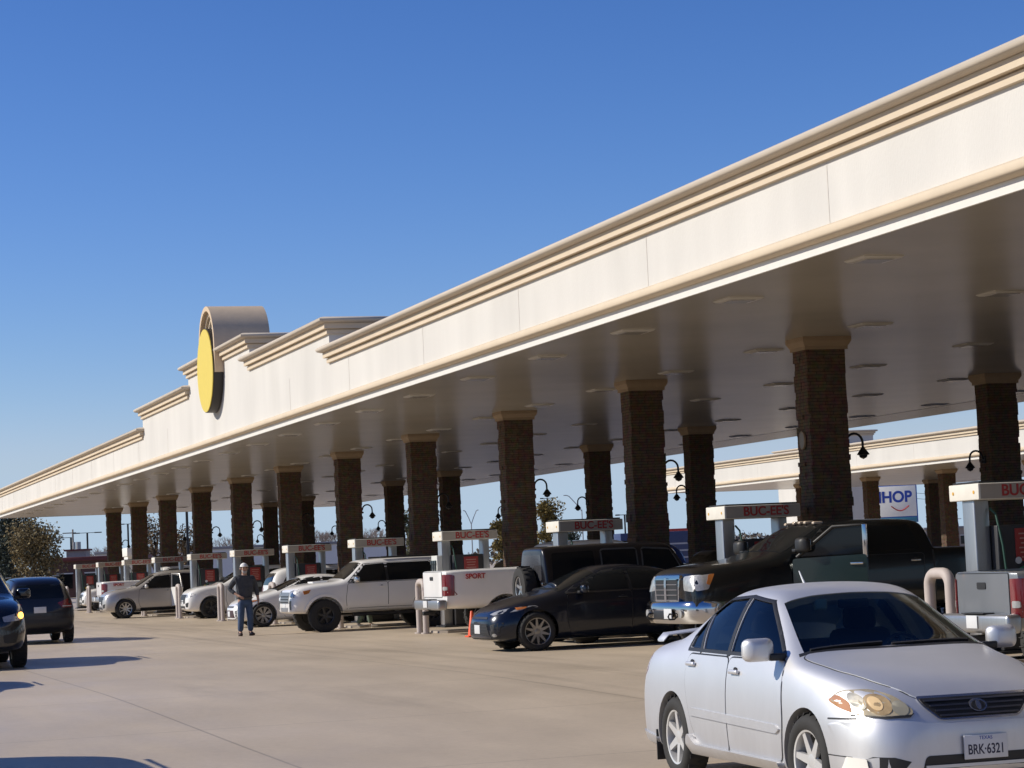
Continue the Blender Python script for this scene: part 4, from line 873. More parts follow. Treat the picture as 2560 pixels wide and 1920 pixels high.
def big_sedan(label, pm, mrim, n, split, intake=M_BLACK, steer=0.0, white_grille=False):
    L = 4.88
    c = Car("sedan", label, "car", L, ROWS_S, pm, ((4.06, 1.14), .79, .338), (.34, .22, .24, n, split), mrim, arch=1.12, steer=steer)
    for v in 'LR':
        c.put("window_trim", v, rp([(3.52, .975), (2.95, 1.315), (2.3, 1.39), (1.75, 1.355), (1.28, 1.18), (1.10, 1.01)], .03), .002, M_BLACK)
        for g in ([(3.35, 1.0), (2.92, 1.275), (2.34, 1.355), (2.32, 1.0)], [(2.25, 1.0), (2.27, 1.355), (1.77, 1.32), (1.38, 1.18), (1.31, 1.01)]): c.put("side_window", v, rp(g, .025), .006, M_GLASS)
        c.put("window_strip", v, [(3.50, .965), (1.12, .995), (1.12, 1.003), (3.50, .973)], .009, mat("chrome_dull", (0.3, 0.3, 0.32), .2, .9), thick=.004)
    c.doors([[(3.47, .95), (3.52, .55), (3.44, .26), (2.33, .22), (2.285, .97)], [(2.27, .97), (2.315, .22), (1.66, .24), (1.58, .50), (1.42, .76), (1.27, .97)]], handles=[(2.46, .87), (1.46, .90)], mh=pm)
    c.slope("windscreen", 3.66, 1.0, 2.87, 1.39, [(-.74, .05), (.74, .05), (.56, .94), (-.56, .94)], .005, M_GLASS)
    c.slope("rear_window", .95, 1.14, 1.68, 1.40, [(-.66, .08), (.66, .08), (.54, .92), (-.54, .92)], .005, M_GLASS)
    for sg in (-1, 1):
        h = c.put("headlight", 'F', [(sg*y, z) for y, z in rp([(.44, .66), (.60, .725), (.84, .79), (.865, .76), (.80, .70), (.60, .64)], .015)], .008, M_LAMP)
        c.put("corner_lamp", 'L' if sg > 0 else 'R', rp([(4.22, .775), (4.42, .765), (4.40, .72), (4.25, .745)], .012), .010, M_AMBER, parent=h)
        c.put("fog_lamp_recess", 'F', [(sg*y, z) for y, z in rp([(.58, .48), (.78, .52), (.72, .26), (.62, .26)], .02)], .004, M_BLACK)
        c.put("fog_lamp", 'F', [(sg*.66+.035*cos(2*pi*q/14), .30+.03*sin(2*pi*q/14)) for q in range(14)], .010, M_LAMP)
        c.put("taillight", 'B', [(sg*y, z) for y, z in rp([(.42, .90), (.78, .96), (.85, .92), (.80, .78), (.50, .78)], .02)], .01, M_RED)
    g = c.put("grille", 'F', rp([(-.46, .50), (.46, .50), (.60, .24), (-.60, .24)], .03), .008, intake)
    for q in range(4): c.put("grille_bar", 'F', [(-.48-.03*q, .45-.05*q), (.48+.03*q, .45-.05*q), (.48+.03*q, .462-.05*q), (-.48-.03*q, .462-.05*q)], .014, M_DRIM, parent=g)
    c.put("upper_grille", 'F', rp([(-.42, .62), (.42, .62), (.44, .58), (-.44, .58)], .012), .008, M_BLACK)
    c.put("front_splitter", 'F', [(-.66, .205), (.66, .205), (.66, .225), (-.66, .225)], .02, M_CHROME)
    c.plate(4.885, .40); c.plate(0.0, .80, front=False); c.mirrors(3.22, .88, 1.03, pm, 1.0)
    c.wiper(3.66, 1.0, 2.87, 1.39, [(-.62, .07, -.05, .11), (0, .07, .6, .11)])
    return c
c = big_sedan("dark navy sedan parked at the pumps in front of the dark boxy off-roader", P_NAVY, mat("alloy_grey", (0.30, 0.29, 0.28), 0.35, 0.8), 10, False)
c.at(14.3, 38.45, 270)
c = big_sedan("white sedan with its nose just behind the standing man", P_WHITE, mat("alloy_mid", (0.33, 0.33, 0.34), 0.35, 0.9), 8, True, intake=mat("grille_maroon", (0.06, 0.015, 0.015), .4))
c.at(15.0, 64.7, 270)

# ---- white lifted SUV
def lifted_suv():
    L = 4.83; d = .07
    rows = [(0, .55, .72, .80, .66, .85, .5, .87), (.04, .50, .86, 1.18, .82, 1.3, .70, 1.34), (.10, .48, .91, 1.21, .86, 1.60, .71, 1.64), (.22, .47, .94, 1.21, .89, 1.72, .725, 1.765), (1.2, .45, .955, 1.20, .90, 1.755, .735, 1.80), (2.3, .45, .955, 1.20, .905, 1.745, .735, 1.795), (2.92, .45, .955, 1.19, .905, 1.71, .73, 1.765), (3.02, .45, .955, 1.19, .905, 1.66, .73, 1.73), (3.46, .45, .955, 1.18, .905, 1.24, .80, 1.26), (3.8, .45, .955, 1.16, .90, 1.22, .79, 1.255), (4.4, .46, .95, 1.13, .89, 1.19, .77, 1.225), (4.70, .48, .92, 1.07, .86, 1.12, .72, 1.15), (4.79, .50, .82, .95, .79, 1.0, .64, 1.02), (4.83, .54, .66, .74, .62, .77, .48, .78)]
    c = Car("suv", "white lifted SUV with black wheels, side on at the pumps beyond the sedan", "SUV", L, rows, P_WHITE, ((4.0, 1.18), .83, .405), (.41, .28, .22, 6), M_DRIM, arch=1.16)
    for v in 'LR':
        c.put("window_trim", v, rp([(3.40, 1.20), (2.94, 1.66), (1.20, 1.69), (.90, 1.22)], .03), .002, M_BLACK)
        c.put("quarter_window", v, rp([(.66, 1.27), (.92, 1.66), (.30, 1.64), (.18, 1.30)], .03), .006, M_GLASS)
        for g in ([(3.27, 1.225), (2.90, 1.63), (2.40, 1.655), (2.385, 1.225)], [(2.32, 1.225), (2.335, 1.655), (1.23, 1.66), (.98, 1.235)]): c.put("side_window", v, rp(g, .03), .006, M_GLASS)
        for x in (4.0, 1.18):
            arc = [(x+.55*cos(pi*q/16), .405+.55*sin(pi*q/16)) for q in range(17)]+[(x+.478*cos(pi*q/16), .405+.478*sin(pi*q/16)) for q in range(16, -1, -1)]
            c.put("wheel_flare", v, arc, .03, P_WHITE, thick=.02)
        sg = 1 if v == 'L' else -1
        bm = bmesh.new(); bm_tube(bm, [(1.72-L/2, sg*.90, .40), (3.28-L/2, sg*.90, .40)], .04, 10); obj("running_board", bm, M_BLACK, c.root, 50)
        box("roof_rack", (1.6-L/2, sg*.62, 1.80), (1.7, .04, .045), M_BLACK, c.root, .015)
    c.doors([[(3.38, 1.18), (3.45, .8), (3.42, .49), (2.38, .49), (2.36, 1.19)], [(2.345, 1.19), (2.365, .49), (1.78, .49), (1.68, .76), (1.42, .98), (1.08, 1.19)]], handles=[(2.52, 1.08), (1.40, 1.09)])
    c.slope("windscreen", 3.48, 1.25, 3.0, 1.74, [(-.78, .05), (.78, .05), (.66, .94), (-.66, .94)], .005, M_GLASS)
    c.put("rear_window", 'B', rp([(-.62, 1.26), (.62, 1.26), (.56, 1.60), (-.56, 1.60)], .04), .006, M_GLASS)
    for sg in (-1, 1):
        h = c.put("headlight", 'F', [(sg*y, z) for y, z in rp([(.50, 1.02), (.80, 1.07), (.88, 1.03), (.82, .91), (.56, .92)], .02)], .008, M_LAMP)
        c.put("corner_lamp", 'L' if sg > 0 else 'R', rp([(4.34, 1.07), (4.54, 1.04), (4.52, .95), (4.40, .98)], .015), .012, M_AMBER, parent=h)
        c.put("headlight_surround", 'F', grow([(sg*y, z) for y, z in [(.50, 1.02), (.80, 1.07), (.88, 1.03), (.82, .91), (.56, .92)]], .02), .004, M_BLACK, parent=h)
        c.put("fog_lamp_recess", 'F', [(sg*y, z) for y, z in rp([(.55, .80), (.72, .82), (.70, .58), (.60, .58)], .02)], .006, M_DRIM)
        c.put("taillight", 'B', [(sg*y, z) for y, z in rp([(.62, 1.15), (.84, 1.15), (.88, .85), (.70, .85)], .02)], .01, M_RED)
    g = c.put("grille", 'F', rp([(-.44, 1.02), (.44, 1.02), (.50, .74), (-.50, .74)], .03), .008, mat("grille_grey", (0.25, 0.25, 0.26), .35, .5))
    for q in range(3): c.put("grille_bar", 'F', [(-.42, .76+.07*q), (.42, .76+.07*q), (.42, .79+.07*q), (-.42, .79+.07*q)], .016, M_BLACK, parent=g)
    c.put("skid_plate", 'F', rp([(-.42, .64), (.42, .64), (.36, .54), (-.36, .54)], .02), .01, M_RIM)
    c.put("bonnet_scoop", 'T', rp([(3.75, -.30), (3.75, .30), (4.15, .26), (4.15, -.26)], .03), .03, P_WHITE)
    c.plate(4.83, .66); c.plate(0, .95, front=False)
    c.mirrors(3.20, .91, 1.27, M_CHROME, 1.15); c.at(14.80, 56.55, 270); return c
lifted_suv()

# ---- pickups
def pickup_rows(H, rail, cabx, L):
    return [(0.0, .62, .88, rail-.07, .88, rail-.03, .84, rail-.02), (.04, .56, .985, rail-.06, .96, rail-.005, .93, rail), (cabx-.06, .55, 1.0, rail-.06, .975, rail-.005, .93, rail), (cabx-.02, .55, 1.0, rail-.06, .975, rail+.0, .92, rail+.01), (cabx+.02, .55, 1.0, rail-.06, .975, H-.12, .77, H-.07), (cabx+.16, .55, 1.0, rail-.06, .975, H-.07, .78, H-.02), (cabx+1.45, .55, 1.0, rail-.08, .975, H-.05, .785, H),
            (cabx+1.80, .55, 1.0, rail-.09, .975, H-.10, .78, H-.03), (cabx+2.52, .55, 1.0, rail-.12, .97, rail-.06, .84, rail-.02), (L-.80, .55, 1.0, rail-.17, .95, rail-.11, .82, rail-.07), (L-.25, .56, .98, rail-.23, .90, rail-.16, .76, rail-.12), (L-.12, .58, .94, rail-.30, .84, rail-.24, .70, rail-.20), (L-.07, .60, .88, rail-.38, .78, rail-.33, .64, rail-.31)]
def pickup(label, pm, L, H, rail, cabx, wkey, mrim, bumper, open_door=False, grille=None, steer=0, tail_h=.30):
    bm = bmesh.new(); bm_box(bm, (cabx/2-L/2, 0, rail+.15), (cabx-.22, 1.62, 1.2)); bmesh.ops.translate(bm, vec=(0, 0, .0), verts=bm.verts[:])
    c = Car("pickup_truck", label, "pickup truck", L, pickup_rows(H, rail, cabx, L), pm, ((L-1.0, 1.38), .86, wkey[0]-.005), wkey, mrim, arch=1.17, cutters=[cut_mesh(bm)], steer=steer)
    x0 = cabx
    gF = [(x0+2.22, rail-.01), (x0+1.70, H-.16), (x0+1.24, H-.13), (x0+1.22, rail-.01)]; gR = [(x0+1.14, rail-.01), (x0+1.16, H-.13), (x0+.30, H-.14), (x0+.22, rail-.0)]
    for v in 'LR':
        if open_door and v == 'L':
            c.put("door_opening", v, rp([(x0+2.28, rail-.05), (x0+1.74, H-.12), (x0+1.2, H-.10), (x0+1.16, .62), (x0+2.26, .62)], .05), .003, M_BLACK)
            c.put("side_window", v, rp(gR, .03), .006, M_GLASS)
        else:
            c.put("window_trim", v, rp([(x0+2.36, rail-.03), (x0+1.74, H-.125), (x0+.26, H-.105), (x0+.16, rail-.03)], .04), .002, M_BLACK)
            for g in (gF, gR): c.put("side_window", v, rp(g, .03), .006, M_GLASS)
    dF = [(x0+2.36, rail-.10), (x0+2.42, .95), (x0+2.38, .62), (x0+1.20, .62), (x0+1.18, rail-.08)]; dR = [(x0+1.165, rail-.08), (x0+1.185, .62), (x0+.22, .62), (x0+.16, rail-.08)]
    if open_door: c.doors([dF, dR], 'R', [(x0+1.32, rail-.18), (x0+.32, rail-.18)], M_CHROME); c.doors([dR], 'L', [(x0+.32, rail-.18)], M_CHROME)
    else: c.doors([dF, dR], 'LR', [(x0+1.32, rail-.18), (x0+.32, rail-.18)])
    for v in 'LR': c.put("panel_gap", v, [(x0-.012, .60), (x0+.012, .60), (x0+.012, rail-.03), (x0-.012, rail-.03)], .003, M_BLACK)
    c.slope("windscreen", x0+2.50, rail-.03, x0+1.80, H-.05, [(-.80, .06), (.80, .06), (.68, .93), (-.68, .93)], .005, M_GLASS)
    c.put("cab_rear_window", 'B', rp([(-.62, rail+.10), (.62, rail+.10), (.58, H-.16), (-.58, H-.16)], .04), .006, M_GLASS)
    # tailgate, rear lamps, rear bumper
    tg = c.put("tailgate", 'B', rp([(-.72, rail-.04), (.72, rail-.04), (.72, rail-.58), (-.72, rail-.58)], .03), .012, pm)
    c.put("tailgate_gap", 'B', grow(rp([(-.72, rail-.04), (.72, rail-.04), (.72, rail-.58), (-.72, rail-.58)], .03), .012), .004, M_BLACK, parent=tg)
    c.put("tailgate_handle", 'B', rp([(-.12, rail-.14), (.12, rail-.14), (.12, rail-.22), (-.12, rail-.22)], .02), .022, M_BLACK, parent=tg)
    for sg in (-1, 1):
        t = c.put("taillight", 'B', [(sg*y, z) for y, z in rp([(.755, rail-.10), (.93, rail-.10), (.95, rail-.56), (.755, rail-.56)], .03)], .014, M_RED)
        c.put("reversing_lamp", 'B', [(sg*y, z) for y, z in rp([(.79, rail-.36), (.90, rail-.36), (.90, rail-.44), (.79, rail-.44)], .02)], .020, M_LAMP, parent=t)
        c.put("taillight", 'L' if sg > 0 else 'R', rp([(.03, rail-.10), (.24, rail-.12), (.22, rail-.56), (.03, rail-.56)], .03), .010, M_RED)
    bp = box("rear_bumper", (-.06-L/2, 0, .68), (.22, 1.92, .22), bumper, c.root, .05)
    box("bumper_step", (-.08-L/2, 0, .80), (.18, .62, .012), M_BLACK, bp, 0)
    bm = bmesh.new(); bm_box(bm, (-.10-L/2, 0, .50), (.28, .09, .09), .015); obj("tow_hitch", bm, M_BLACK, c.root, 40)
    c.plate(-.18, .70, front=False)
    # front: grille, lamps, bumper
    zf = rail-.25
    gm = grille or M_CHROME
    gpts = rp([(-.50, zf-.0), (.50, zf-.0), (.46, .82), (-.46, .82)], .07)
    g = c.put("grille", 'F', gpts, .05, gm, thick=.03); 
    c.put("grille_opening", 'F', grow(gpts, -.055), .056, M_BLACK, parent=g)
    zz0 = .88; nb = 5
    for q in range(nb): 
        z = zz0+(zf-.06-zz0)*q/(nb-1)
        c.put("grille_bar", 'F', [(-.43, z-.006), (.43, z-.006), (.43, z+.006), (-.43, z+.006)], .070, gm, parent=g)
    c.put("grille_bar", 'F', [(-.04, .86), (.04, .86), (.04, zf-.04), (-.04, zf-.04)], .074, gm, parent=g)
    for sg in (-1, 1):
        h = c.put("headlight", 'F', [(sg*y, z) for y, z in rp([(.56, zf-.02), (.86, zf-.0), (.93, zf-.05), (.88, zf-.25), (.58, zf-.23)], .03)], .012, M_LAMP)
        c.put("headlight", 'L' if sg > 0 else 'R', rp([(L-.12, zf-.02), (L-.42, zf+.01), (L-.30, zf-.22), (L-.12, zf-.24)], .03), .012, M_LAMP)
        c.put("corner_lamp", 'L' if sg > 0 else 'R', rp([(L-.34, zf-.0), (L-.43, zf+.01), (L-.33, zf-.16), (L-.28, zf-.14)], .02), .016, M_AMBER, parent=h)
    bm = bmesh.new(); prev = None
    for y, x, zt in ((-1.0, -.42, .84), (-.97, -.14, .86), (-.80, .03, .86), (-.4, .09, .86), (0, .10, .86), (.4, .09, .86), (.80, .03, .86), (.97, -.14, .86), (1.0, -.42, .84)):
        sec = [bm.verts.new((L/2-.06+x+dx, y, z)) for dx, z in ((-.02, zt), (.015, zt-.03), (.03, .74), (.015, .60), (-.03, .53), (-.10, .53), (-.10, zt))]
        if prev: [bm.faces.new((prev[k], prev[(k+1) % 7], sec[(k+1) % 7], sec[k])) for k in range(7)]
        else: bm.faces.new(sec)
        prev = sec
    bm.faces.new(prev); fb = obj("front_bumper", bm, bumper, c.root, 40)
    bm = bmesh.new(); bm_box(bm, (L/2+.045, 0, .66), (.06, .70, .14), .02); obj("bumper_intake", bm, M_BLACK, fb, 40)
    for sg in (-1, 1):
        bm = bmesh.new(); bm_cyl(bm, (L/2-.02, sg*.66, .68), (L/2+.045, sg*.66, .68), .06, n=18); obj("fog_lamp", bm, M_LAMP, fb, 40)
        bm = bmesh.new(); bm_tube(bm, [(L/2+.02, sg*.42, .60), (L/2+.12, sg*.42, .60), (L/2+.14, sg*.42, .64), (L/2+.12, sg*.42, .68), (L/2+.02, sg*.42, .68)], .014, 8); obj("tow_hook", bm, M_IRON, fb, 50)
    c.plate(L+.085, .68, 0.28)
    c.mirrors(x0+2.28, .98, rail+.12, M_BLACK, 1.5)
    return c
def ram():
    L, H, rail, cabx = 6.05, 2.0, 1.50, 2.0
    c = pickup("dark green pickup with chrome grille, roof marker lamps and driver's door ajar", P_DGREEN, L, H, rail, cabx, (.42, .27, .24, 8), M_RIM, M_CHROME, open_door=True)
    for y in (-.50, -.20, 0, .20, .50):
        h, n, i, d = c.bvh.ray_cast(Vector((cabx+1.70-L/2, y, 5)), Vector((0, 0, -1)))
        bm = bmesh.new(); bm_box(bm, (h.x, h.y, h.z+.018), (.16, .085, .045), .018); obj("roof_marker_lamp", bm, mat("marker_pale", (0.62, 0.50, 0.38), .2, coat=1), c.root, 50)
    # the driver's door, swung out on its front hinge
    dm = thing("door", None, None); bpy.data.objects.remove(dm)
    bm = bmesh.new(); prism(bm, rp([(0, .64), (-1.14, .64), (-1.15, rail-.05), (0, rail-.08)], .05), 'Y', -.035, .035)
    d = obj("door", bm, paint("paint_green_sunlit", (0.008, 0.022, 0.021), 0.2, 0.22, dirt=.05), c.root, 40); d.location = (cabx+2.36-L/2, .985, 0); d.rotation_euler = (0, 0, R(-44))  # lighter copy of the body green, sunlight on the door put into the colour
    wpts = [(-.06, rail-.06), (-.64, H-.13), (-1.11, H-.11), (-1.13, rail-.06)]
    bm = bmesh.new(); bm_tube(bm, [(p[0], 0, p[1]) for p in wpts], .03, 8); obj("window_frame", bm, M_BLACK, d, 50)
    bm = bmesh.new(); bm_box(bm, (-1.125, 0, (rail+H)/2-.09), (.07, .06, H-rail-.03), .012, None); obj("door_pillar", bm, M_CHROME, d, 40)
    bm = bmesh.new(); prism(bm, grow([(p[0], p[1]) for p in wpts], -.02), 'Y', -.004, .004); obj("window_glass", bm, M_GLASS, d)
    box("door_handle", (-1.0, .05, rail-.18), (.2, .035, .04), M_CHROME, d, .012)
    c.at(15.95, 32.2, 270); return c
ram()
WP = pickup("white pickup seen from behind at the pumps, sunlit tailgate and red lamp", P_WHITE, 6.5, 1.98, 1.43, 2.55, (.40, .27, .23, 8), M_RIM, M_STEEL)
WP.at(17.18, 48.4, 90)
lettering("SPORT", .15, M_LETTER, WP.body, (-2.55, -.992, 1.27), (R(90), 0, 0), ext=.004, bold=.004)
wp2 = dup_thing(WP.root, (16.6, 97.2, 0), 0, "far white pickup at the left, its tailgate bright in the sun"); 
GP = pickup("grey pickup at the right edge seen from behind, dull tailgate, plate on bumper", P_GREY, 5.8, 1.9, 1.30, 2.0, (.39, .26, .22, 6), M_RIM, M_STEEL)
GP.at(16.42, 24.1, 90); GP.root.scale = (.93, .83, 1.0)

# ---- dark boxy off-roader with a spare wheel on its back
def off_roader():
    L = 4.3
    rows = [(0, .60, .72, 1.08, .73, 1.70, .62, 1.75), (.03, .52, .77, 1.09, .765, 1.76, .645, 1.80), (.12, .50, .785, 1.10, .775, 1.78, .66, 1.825), (1.4, .50, .79, 1.10, .78, 1.785, .67, 1.835), (2.45, .50, .79, 1.10, .78, 1.78, .67, 1.83), (2.62, .50, .79, 1.10, .78, 1.72, .665, 1.79), (2.92, .50, .79, 1.09, .775, 1.15, .70, 1.17), (3.4, .50, .76, 1.07, .73, 1.12, .67, 1.15), (4.18, .52, .70, 1.04, .66, 1.09, .60, 1.11), (4.25, .56, .66, 1.0, .62, 1.05, .56, 1.06)]
    c = Car("off_road_vehicle", "dark boxy off-roader with a spare wheel on its back, behind the navy sedan", "SUV", L, rows, P_CHARC, ((3.45, .72), .79, .40), (.405, .27, .22, 5), M_RIM, arch=1.16)
    for v in 'LR':
        for g in ([(2.80, 1.14), (2.52, 1.66), (1.98, 1.70), (1.96, 1.14)], [(1.84, 1.14), (1.84, 1.70), (1.16, 1.70), (1.16, 1.14)], [(1.0, 1.14), (1.0, 1.70), (.18, 1.68), (.16, 1.14)]):
            (c.put("window_frame", v, grow(rp(g, .05), .03), .003, mat("frame_grey", (0.09, 0.09, 0.09), .4)) if g[0][0] > 1.1 else None); c.put("side_window", v, rp(g, .05), .007, M_GLASS)
        sg = 1 if v == 'L' else -1
        for x in (3.45, .72):
            bm = bmesh.new(); arc = [(x-L/2+.50*cos(a), .42+.48*sin(a)) for a in [pi*q/12 for q in range(13)]]
            ring = [(p[0], p[1]) for p in arc]+[(x-L/2+.44*cos(a), .42+.42*sin(a)) for a in [pi*q/12 for q in range(12, -1, -1)]]
            prism(bm, ring, 'Y', sg*.70, sg*.93); obj("fender_flare", bm, M_BLACK, c.root, 40)
    c.doors([[(2.86, 1.08), (2.88, .56), (1.92, .56), (1.90, 1.08)], [(1.88, 1.08), (1.90, .56), (1.24, .56), (1.12, .9), (1.10, 1.08)]], handles=[(2.02, 1.0), (1.22, 1.0)])
    c.slope("windscreen", 2.92, 1.17, 2.63, 1.77, [(-.66, .08), (.66, .08), (.60, .90), (-.60, .90)], .005, M_GLASS)
    c.put("rear_window", 'B', rp([(-.56, 1.18), (.56, 1.18), (.54, 1.66), (-.54, 1.66)], .06), .006, mat("rear_glass_grey", (.05, .05, .055), .12))
    add = add_wheel(c.root, -L/2-.17, -.06, 1.05, (.405, .27, .22, 5), M_RIM); add.rotation_euler = (0, 0, R(90)); add.name = "spare_wheel"
    for sg in (-1, 1):
        box("taillight", (-L/2-.02, sg*.70, .98), (.06, .12, .20), M_RED, c.root, .02)
        bm = bmesh.new(); bm_cyl(bm, (L/2-.04, sg*.44, .90), (L/2+.03, sg*.44, .90), .09, n=20); obj("headlight", bm, M_LAMP, c.root, 40)
    box("rear_bumper", (-L/2-.06, 0, .62), (.20, 1.56, .18), M_BLACK, c.root, .03); box("front_bumper", (L/2+.12, 0, .62), (.22, 1.50, .18), M_BLACK, c.root, .03)
    for q in range(7): box("grille_slot", (L/2+.0, -.27+.09*q, .88), (.02, .05, .26), M_BLACK, c.root, .01)
    box("hinge_light", (-L/2-.03, -.70, 1.12), (.06, .10, .05), M_CHROME, c.root, .01)
    c.plate(-.22, .72, .5, front=False); c.mirrors(2.75, .78, 1.22, M_BLACK, 1.1)
    c.at(15.78, 40.6, 90); return c
off_roader()

# ---- crossovers
X1 = crossover("white crossover with dark grille, nose on to the lane between two bollards", P_WHITE, M_DRIM, 5, True); X1.at(16.45, 80.7, 270); X1.root.scale = (1.06, 1.02, 1.06)
X2 = crossover("silver SUV with its rear door swung open and bright in the sun, behind hoop bollards", P_BRONZE, M_RIM, 9, False, rail=M_RIM); X2.at(14.6, 88.9, 270); X2.root.scale = (1.02, 1.02, 1.04)
def open_rear_door(c):
    L = 4.6; bm = bmesh.new(); prism(bm, rp([(0, .38), (-.58, .42), (-.80, .80), (-.90, 1.08), (0, 1.08)], .05), 'Y', -.035, .035)
    d = obj("door", bm, P_WHITE, c.root, 40); d["label"] = "open rear door, painted white for its sun glare"; d.location = (2.02-L/2, .91, 0); d.rotation_euler = (0, 0, R(-74))  # white instead of the body's silver: sun glare put into the colour
    bm = bmesh.new(); bm_tube(bm, [(-.02, 0, 1.08), (-.04, 0, 1.57), (-.72, 0, 1.55), (-.88, 0, 1.10)], .035, 8); obj("window_frame", bm, P_BRONZE, d, 50)
    bm = bmesh.new(); prism(bm, [(-.05, 1.09), (-.06, 1.54), (-.70, 1.52), (-.84, 1.10)], 'Y', -.003, .003); obj("window_glass", bm, M_GLASS, d)
    box("inner_trim", (-.40, -.045, .74), (.66, .02, .5), mat("door_trim", (.12, .12, .12), .7), d, .01)
    c.put("door_opening", 'L', rp([(1.98, .42), (1.50, .42), (1.38, .66), (1.10, .92), (1.10, 1.5), (1.98, 1.55)], .03), .012, M_BLACK)
open_rear_door(X2)
X3 = crossover("dark navy SUV driving away at left, red rear lamps, silver roof", P_CHARC, M_RIM, 5, False, dz=0.0)
X3.at(6.52, 60.5, 0)
X4 = crossover("dark SUV cut by the left edge, its amber indicator lit", P_BLACK, M_RIM, 6, False); X4.at(3.50, 45.4, 180); X4.root.scale = (1.2, 1.2, 1.2)
b = X4.put("indicator", 'F', [(.80+.05*cos(2*pi*q/16), .815+.05*sin(2*pi*q/16)) for q in range(16)], .016, mat("indicator_lit", (1.0, 0.42, 0.06), .3, emit=6.0))
dup_thing(X1.root, (17.02, 69.9, 0), 0, "white SUV seen from behind, between the white sedan and a pump")
dup_thing(X1.root, (16.9, 112.9, 0), pi, "farthest white SUV, its nose just right of the navy SUV's roof")
dk = {P_CHARC: P_BLACK}
dup_thing(X3.root, (23.0, 65.2, 0), 0, "black SUV deep under the canopy, behind the white lifted SUV's roof", dk)
dup_thing(X3.root, (21.5, 84.4, 0), pi, "dark SUV deep under the canopy, behind the white crossover", {P_CHARC: P_DGREEN})
dup_thing(X3.root, (24.6, 53.6, 0), 0, "dark SUV deep under the canopy, behind the white pickup", dk)
X5 = dup_thing(X4.root, (1.1, 36.4, gz(1, 36)), R(-90), "dark SUV outside the left edge, only its shadow reaching into the picture", scale=0.98)
X6 = dup_thing(X4.root, (0.45, 20.9, gz(0, 22)), R(-90), "dark SUV outside the left edge near the camera, only its shadow in the picture", scale=0.98)
# blue van beyond the off-roader, nose towards the lane
bv = dup_thing(X1.root, (19.6, 53.7, 0), pi, "blue and white van nose showing left of the dark off-roader", {P_WHITE: P_BLUE, M_BLACK: M_BLACK}, (1.05, 1.0, 1.13))
# ------------------------------------------------------------------ people
def skin_obj(name, nodes, edges, m, parent=None, sub=2):
    """one continuous surface grown round a skeleton: nodes = {key: ((x,y,z), radius)}, the first key is the root"""
    keys = list(nodes); me = bpy.data.meshes.new(name)
    me.from_pydata([nodes[k][0] for k in keys], [(keys.index(a), keys.index(b)) for a, b in edges], [])
    o = bpy.data.objects.new(name, me); COL.objects.link(o)
    sk = o.modifiers.new("k", 'SKIN'); sk.use_smooth_shade = True
    for i, k in enumerate(keys):
        r = nodes[k][1]; me.skin_vertices[0].data[i].radius = r if isinstance(r, tuple) else (r, r)
        me.skin_vertices[0].data[i].use_root = (i == 0)
    s = o.modifiers.new("s", 'SUBSURF'); s.levels = sub; s.render_levels = sub
    out = bpy.data.meshes.new_from_object(o.evaluated_get(bpy.context.evaluated_depsgraph_get()))
    bpy.data.objects.remove(o); bpy.data.meshes.remove(me); out.materials.clear()
    for p in out.polygons: p.use_smooth = True
    out.name = name; return link(name, out, m, parent)
M_SKIN = mat("skin", (0.42, 0.25, 0.18), 0.55, var=0.05)
M_SHIRT = mat("shirt_charcoal", (0.055, 0.06, 0.07), 0.9, var=0.15, scale=9, bump=0.9, bscale=14)
M_JEANS = mat("jeans_blue", (0.05, 0.085, 0.16), 0.9, var=0.25, scale=7, bump=0.9, bscale=12)
M_BOOT = mat("boot_brown", (0.05, 0.028, 0.022), 0.6)
M_CAPW = mat("cap_white", (0.70, 0.69, 0.67), 0.8, var=0.04)
M_BEARD = mat("beard_grey", (0.42, 0.40, 0.38), 0.95, var=0.1, scale=40)
M_SHOEW = mat("shoe_white", (0.75, 0.75, 0.74), 0.6)
M_OLIVE = mat("trousers_olive", (0.13, 0.17, 0.13), 0.9, var=0.25, scale=16)
def fingers(N, E, base, wrist, d, side, curl):
    """palm and five fingers leaving the wrist along d; side = across the palm, curl = towards the palm"""
    w_, d, s, c = Vector(wrist), Vector(d).normalized(), Vector(side).normalized(), Vector(curl).normalized()
    N[base+"palm"] = (tuple(w_+d*.055), (.036, .022)); E.append((base+"wrist", base+"palm"))
    for i, (off, ln) in enumerate(((-.030, .066), (-.010, .078), (.010, .074), (.029, .058))):
        p0 = w_+d*.085+s*off; p1 = p0+d*ln*.5+c*ln*.18; p2 = p1+d*ln*.38+c*ln*.38
        for q, (p, r) in enumerate(((p0, .0105), (p1, .0095), (p2, .008))): N["%sf%d%d" % (base, i, q)] = (tuple(p), r)
        E += [(base+"palm", "%sf%d0" % (base, i)), ("%sf%d0" % (base, i), "%sf%d1" % (base, i)), ("%sf%d1" % (base, i), "%sf%d2" % (base, i))]
    t0 = w_+d*.035-s*.035; t1 = t0+d*.03-s*.018+c*.012; t2 = t1+d*.028-s*.004+c*.012
    for q, (p, r) in enumerate(((t0, .012), (t1, .0105), (t2, .009))): N["%st%d" % (base, q)] = (tuple(p), r)
    E += [(base+"palm", base+"t0"), (base+"t0", base+"t1"), (base+"t1", base+"t2")]
